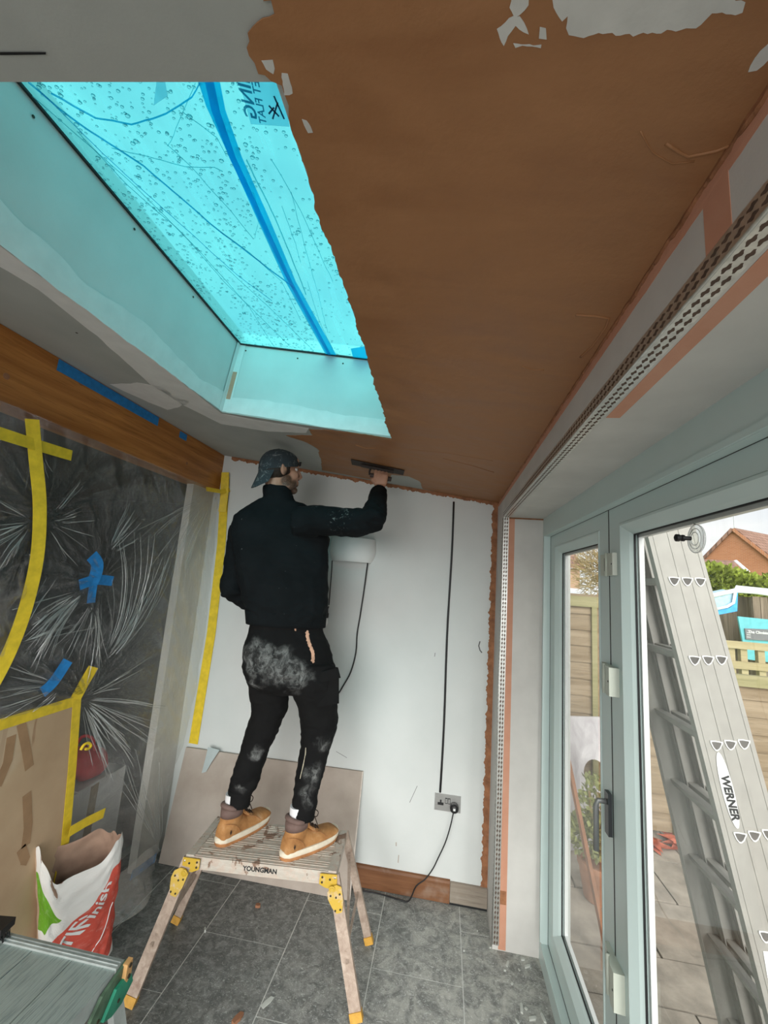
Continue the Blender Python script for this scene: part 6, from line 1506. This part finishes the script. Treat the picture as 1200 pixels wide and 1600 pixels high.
# trousers
tz = MB()
tz.loft(px_rings([(396, 500, 955, 2.12, .100), (391, 506, 984, 2.12, .110), (383, 519, 1015, 2.12, .130), (381, 524, 1045, 2.12, .136), (386, 524, 1062, 2.125, .125), (408, 508, 1080, 2.13, .085)], .7))
tz.loft(px_rings([(386, 462, 1035, 2.12, .10), (386, 458, 1062, 2.13, .105), (390, 452, 1084, 2.14, .095), (394, 449, 1108, 2.155, .085), (388, 436, 1135, 2.16, .080), (378, 421, 1165, 2.15, .074), (368, 410, 1198, 2.135, .068), (360, 400, 1228, 2.12, .060), (357, 391, 1246, 2.112, .050), (357, 389, 1256, 2.108, .046)], .8))
tz.loft(px_rings([(448, 523, 1035, 2.12, .10), (450, 526, 1062, 2.13, .11), (455, 527, 1084, 2.15, .10), (468, 527, 1108, 2.175, .09), (472, 525, 1140, 2.19, .084), (469, 514, 1175, 2.17, .076), (463, 504, 1212, 2.14, .068), (458, 496, 1240, 2.115, .060), (458, 491, 1262, 2.10, .050), (458, 490, 1276, 2.095, .046)], .8))
tm = remeshed(tz, .0065, 7, .5)
def tww(p):
    w = .7 + .9 * math.exp(-(min((p - KNL).length, (p - KNR).length) / .10) ** 2) + .8 * math.exp(-((p.z - .72) / .06) ** 2) + .6 * math.exp(-((p.z - 1.2) / .06) ** 2)
    return w
wrinkle(tm, .0085, 8, (1, 1, 1.8), 8, tww)
t = NT('dusty_black_trousers'); v0 = t.pos(); f = t.noise(v0, 9, 5)
wv = t.n('TexNoise', Vector=v0, Scale=11.0, Detail=4.0).outputs['Color']; w2 = t.n('VectorMath', {'operation': 'SUBTRACT'}, i0=wv, i1=(.5, .5, .5)).outputs[0]; w3 = t.n('VectorMath', {'operation': 'SCALE'}, i0=w2, Scale=.16).outputs[0]; v = t.n('VectorMath', {'operation': 'ADD'}, i0=v0, i1=w3).outputs[0]
pats = [(onY(408, 1030, 2.0), .055, .11), (onY(440, 1038, 2.0), .055, .10), (onY(410, 1060, 2.02), .03, .07), (onY(468, 1060, 2.02), .03, .08), (onY(400, 1178, 2.09), .012, .04), (onY(512, 1165, 2.12), .005, .06), (onY(490, 1215, 2.08), .005, .07), (onY(478, 1245, 2.05), .0, .05), (onY(376, 1240, 2.05), .0, .04)]
mm = None
for p, a, b_ in pats:
    q = t.step(t.dist(v, loc_(p)), a, b_, 1, 0); mm = q if mm is None else t.math('MAXIMUM', mm, q)
dn2 = t.step(t.noise(t.mapped(v, (1, 1, .6)), 26, 8, .75, .35), .40, .72, .04, .62)
col = t.mix(t.math('MULTIPLY', mm, dn2), t.ramp(f, (.3, (.005, .0052, .0055)), (.7, (.009, .009, .009))), (.36, .37, .36))
v = v0
t.bsdf(Base_Color=col, Roughness=.92, Normal=t.bump(t.noise(v, 260, 3), .2, .002), Specular_IOR_Level=.2); M['trousers'] = t.m
from mathutils.bvhtree import BVHTree
bvh = BVHTree.FromPolygons([v.co.copy() for v in tm.vertices], [tuple(p.vertices) for p in tm.polygons])
to_ = link_mesh('trousers', tm, M['trousers'], man, smooth=True)
def smear(px, w, mat, seed, name='plaster_smear'):
    """a ragged dried streak lying on the cloth; w is its width in metres"""
    pts = []
    for u, v in px:
        h, n_, _i, _d = bvh.ray_cast(EYE, ray(u, v).normalized())
        if h: pts.append((h, n_))
    rings = []; P = smooth_pts([p for p, _ in pts], 6); N_ = smooth_pts([n_ for _, n_ in pts], 6)
    for i, (p, n_) in enumerate(zip(P, N_)):
        t_ = (P[min(i + 1, len(P) - 1)] - P[max(i - 1, 0)]).normalized(); n_ = n_.normalized(); s_ = t_.cross(n_).normalized()
        l_ = w * (.8 + .7 * noise.noise(Vector((i * .8, seed, 0)))); r_ = w * (.8 + .7 * noise.noise(Vector((i * .8, seed, 9)))); f = min(1, .3 + i * .4, .3 + (len(P) - 1 - i) * .4)
        rings.append([p - s_ * l_ * f - n_ * .002, p - s_ * l_ * f * .8 + n_ * .0025, p + n_ * .0035, p + s_ * r_ * f * .8 + n_ * .0025, p + s_ * r_ * f - n_ * .002])
    MB().loft(rings).build(name, M[mat], to_)
M['peach'] = pm('dried_peach_plaster', (.60, .35, .24), .9, var=.2, scale=30, bump=.4); M['cream_streak'] = pm('dried_cream_streak', (.50, .45, .34), .9, var=.2, scale=30)
smear([(480, 985), (481, 998), (485, 1010), (489, 1022), (489, 1036)], .0115, 'peach', 1); smear([(461, 981), (462, 986)], .006, 'peach', 2); smear([(478, 1168), (477, 1180), (475, 1190), (472, 1204), (469, 1217)], .0026, 'cream_streak', 3)
# cargo pocket with flap, pocket slit, rib cuffs
pk0 = onY(508, 1058, 2.06)
def patch(px, Y, out, t_, name):
    pts = [onY(u, v, Y) for u, v in px]; return MB().prism([p - DEEP * .0 for p in pts], -DEEP * t_ + SIDE * out).build(name, M['trousers'], to_, bevel=.003)
patch([(487, 1052), (526, 1042), (530, 1058), (490, 1068)], 2.055, .006, .014, 'pocket_flap'); patch([(490, 1066), (528, 1056), (528, 1098), (494, 1104)], 2.075, .004, .012, 'cargo_pocket')
patch([(379, 1040), (386, 1042), (386, 1052), (380, 1050)], 2.10, 0, .02, 'pocket_flap')
band('ankle_cuff', big_ring(355.5, 389.5, 1258, 2.108, .046, 48), big_ring(358, 393, 1232, 2.112, .053, 48), 48, 'trousers', to_); band('ankle_cuff', big_ring(457, 490.5, 1278, 2.095, .046, 48), big_ring(457, 493.5, 1252, 2.105, .053, 48), 48, 'trousers', to_)

# boots
def boot(heel, d, label):
    heel = Vector(heel); d = Vector(d).normalized(); l = Vector((-d.y, d.x, 0)); z0 = foot_z - .0025
    B = lambda x, y, z: heel + d * x + l * y + Vector((0, 0, z + z0 - heel.z))
    Lb = .305
    def outline(n, grow, z, lo=0.0):
        o = []
        for k in range(n):
            a = 2 * PI * k / n; cx = (1 - math.cos(a)) / 2; x = cx * Lb
            w = (.036 + .014 * math.sin(min(1, max(0, (cx - .1) / .8)) * PI * .9) + .004 * cx) * min(1, math.sin(max(1e-3, min(1, cx / .10)) * PI / 2)) ** .5 * min(1, math.sin(max(1e-3, min(1, (1 - cx) / .17)) * PI / 2)) ** .42
            y = math.copysign(w + grow, math.sin(a)) if k not in (0, n // 2) else 0
            gx = -grow if k == 0 else (grow if k == n // 2 else 0)
            o.append(B(x + gx + (-grow if cx < .02 else 0), y, z + .016 * max(0, (cx - .72) / .28) ** 2))
        return o
    bo = bpy.data.objects.new('boot', None); COL.objects.link(bo); bo.parent = man; bo.location = Vector((0, 0, 0)); bo['label'] = label
    MB().loft([outline(48, .001, 0), outline(48, .003, .004), outline(48, .003, .015)]).build('outsole', M['gum'], bo, smooth='auto')
    MB().loft([outline(48, .0035, .0152), outline(48, .0055, .020), outline(48, .0045, .030), outline(48, .0005, .036)]).build('midsole', M['midsole'], bo, smooth='auto')
    up = MB(); R = []
    for x, w, h, zc_ in ((.002, .022, .060, .03), (.012, .034, .095, .03), (.035, .040, .118, .03), (.07, .042, .122, .03), (.105, .042, .108, .03), (.14, .045, .086, .03), (.18, .049, .078, .032), (.215, .051, .070, .034), (.25, .050, .066, .038), (.278, .046, .060, .042), (.294, .036, .050, .044), (.301, .020, .042, .044)):
        R.append([B(x, math.copysign(abs(math.cos(a)) ** .8, math.cos(a)) * w, max(.024, zc_ + (math.sin(a) if math.sin(a) < 0 else math.sin(a) ** .85) * (h - zc_ if math.sin(a) > 0 else .012))) for a in (2 * PI * k / 24 for k in range(24))])
    up.loft(R)
    up.loft([[B(.066 + sx_ + math.cos(a) * rx, math.sin(a) * ry, z) for a in (2 * PI * k / 24 for k in range(24))] for z, rx, ry, sx_ in ((.04, .06, .04, 0), (.09, .058, .042, 0), (.125, .055, .043, .002), (.145, .052, .043, .004))])
    um = remeshed(up, .0045, 4, .5); uo = link_mesh('upper', um, M['nubuck'], bo, smooth=True)
    # padded collar, tongue, ankle panel
    MB().tube([B(.070 + math.cos(a) * .053, math.sin(a) * .042, .150 + .010 * math.cos(a) ** 2 - .004 * math.cos(a)) for a in (2 * PI * k / 28 for k in range(29))], .0115, 10, cap=False).build('padded_collar', M['collar'], bo, smooth=True)
    MB().loft([[B(.066 + math.cos(a) * rx, math.sin(a) * ry, z) for a in (2 * PI * k / 28 for k in range(28))] for z, rx, ry in ((.112, .0555, .0445), (.130, .0568, .0455), (.150, .0562, .0455))]).build('ankle_panel', M['collar'], bo, smooth=True)
    MB().loft([[B(x + .004, y, z + .004 - abs(y) * .15) for y in (-.024, -.012, 0, .012, .024)] + [B(x - .006, y, z - .006) for y in (.024, 0, -.024)] for x, z in ((.185, .074), (.15, .090), (.12, .112), (.112, .140), (.118, .172))]).build('tongue', M['nubuck'], bo, smooth=True)
    # toe seam
    MB().tube([B(.205 + .01 * math.cos(a * 2), math.sin(a) * .046, .036 + .033 * max(0, math.cos(a))) for a in ((k - 8) / 8 * 1.5 for k in range(17))], .0014, 5).build('toe_seam', M['gum'], bo)
    for s in (-1, 1):
        MB().tube(smooth_pts([B(.012, s * .030, .096), B(.045, s * .0445, .088), B(.075, s * .0455, .066), B(.088, s * .0465, .040)]), .0013, 5).build('side_seam', M['gum'], bo)
        MB().tube(smooth_pts([B(.118, s * .036, .118), B(.150, s * .038, .084), B(.185, s * .040, .070), B(.215, s * .0495, .045)]), .0013, 5).build('side_seam', M['gum'], bo)
    lz = [(.178, .079), (.160, .088), (.143, .099), (.130, .113), (.122, .130), (.120, .147)]
    for i, (x, z) in enumerate(lz):
        s = 1 if i % 2 else -1; w = .024 if i < 4 else .028
        MB().tube([B(x, -w, z - .006), B(x + .003, -w * .5, z + .003), B(x + .004, 0, z + .006), B(x + .003, w * .5, z + .003), B(x, w, z - .006)], .0024, 6).build('lace', M['lace'], bo, smooth=True)
        if i < 5:
            x2, z2 = lz[i + 1]; MB().tube([B(x + .002, -w * s * .9, z - .002), B((x + x2) / 2 + .006, 0, (z + z2) / 2 + .009), B(x2 + .002, w * s * .9, z2 - .002)], .0024, 6).build('lace', M['lace'], bo, smooth=True)
    kx, kz = .128, .152
    for s in (-1, 1):
        MB().tube(smooth_pts([B(kx, 0, kz), B(kx + .018, s * .018, kz + .020), B(kx + .030, s * .034, kz + .012), B(kx + .026, s * .026, kz - .010), B(kx + .004, s * .004, kz)]), .0022, 6).build('lace_bow', M['lace'], bo, smooth=True)
        MB().tube(smooth_pts([B(kx, 0, kz), B(kx + .022, s * .012, kz - .008), B(kx + .035, s * .03, kz - .045)]), .0022, 6).build('lace_end', M['lace'], bo, smooth=True)
    MB().loft([[B(.066 + math.cos(a) * r, math.sin(a) * r * .88, z) for a in (2 * PI * k / 20 for k in range(20))] for z, r in ((.10, .040), (.15, .040), (.205, .041))]).build('sock', M['sock'], man, smooth='auto')
    for s in (-1, 1):
        pm_ = [B(.03, s * .0462, .06), B(.034, s * .0462, .072), B(.040, s * .0462, .06), B(.035, s * .0462, .048)]
        MB().prism(pm_, l * (s * .001)).build('emblem', M['lace'], bo)
    return bo
boot((-.988, 2.040, foot_z), (.42, .91, 0), 'left tan lace-up work boot'); boot((-.668, 2.030, foot_z), (.62, .78, 0), 'right tan lace-up work boot')
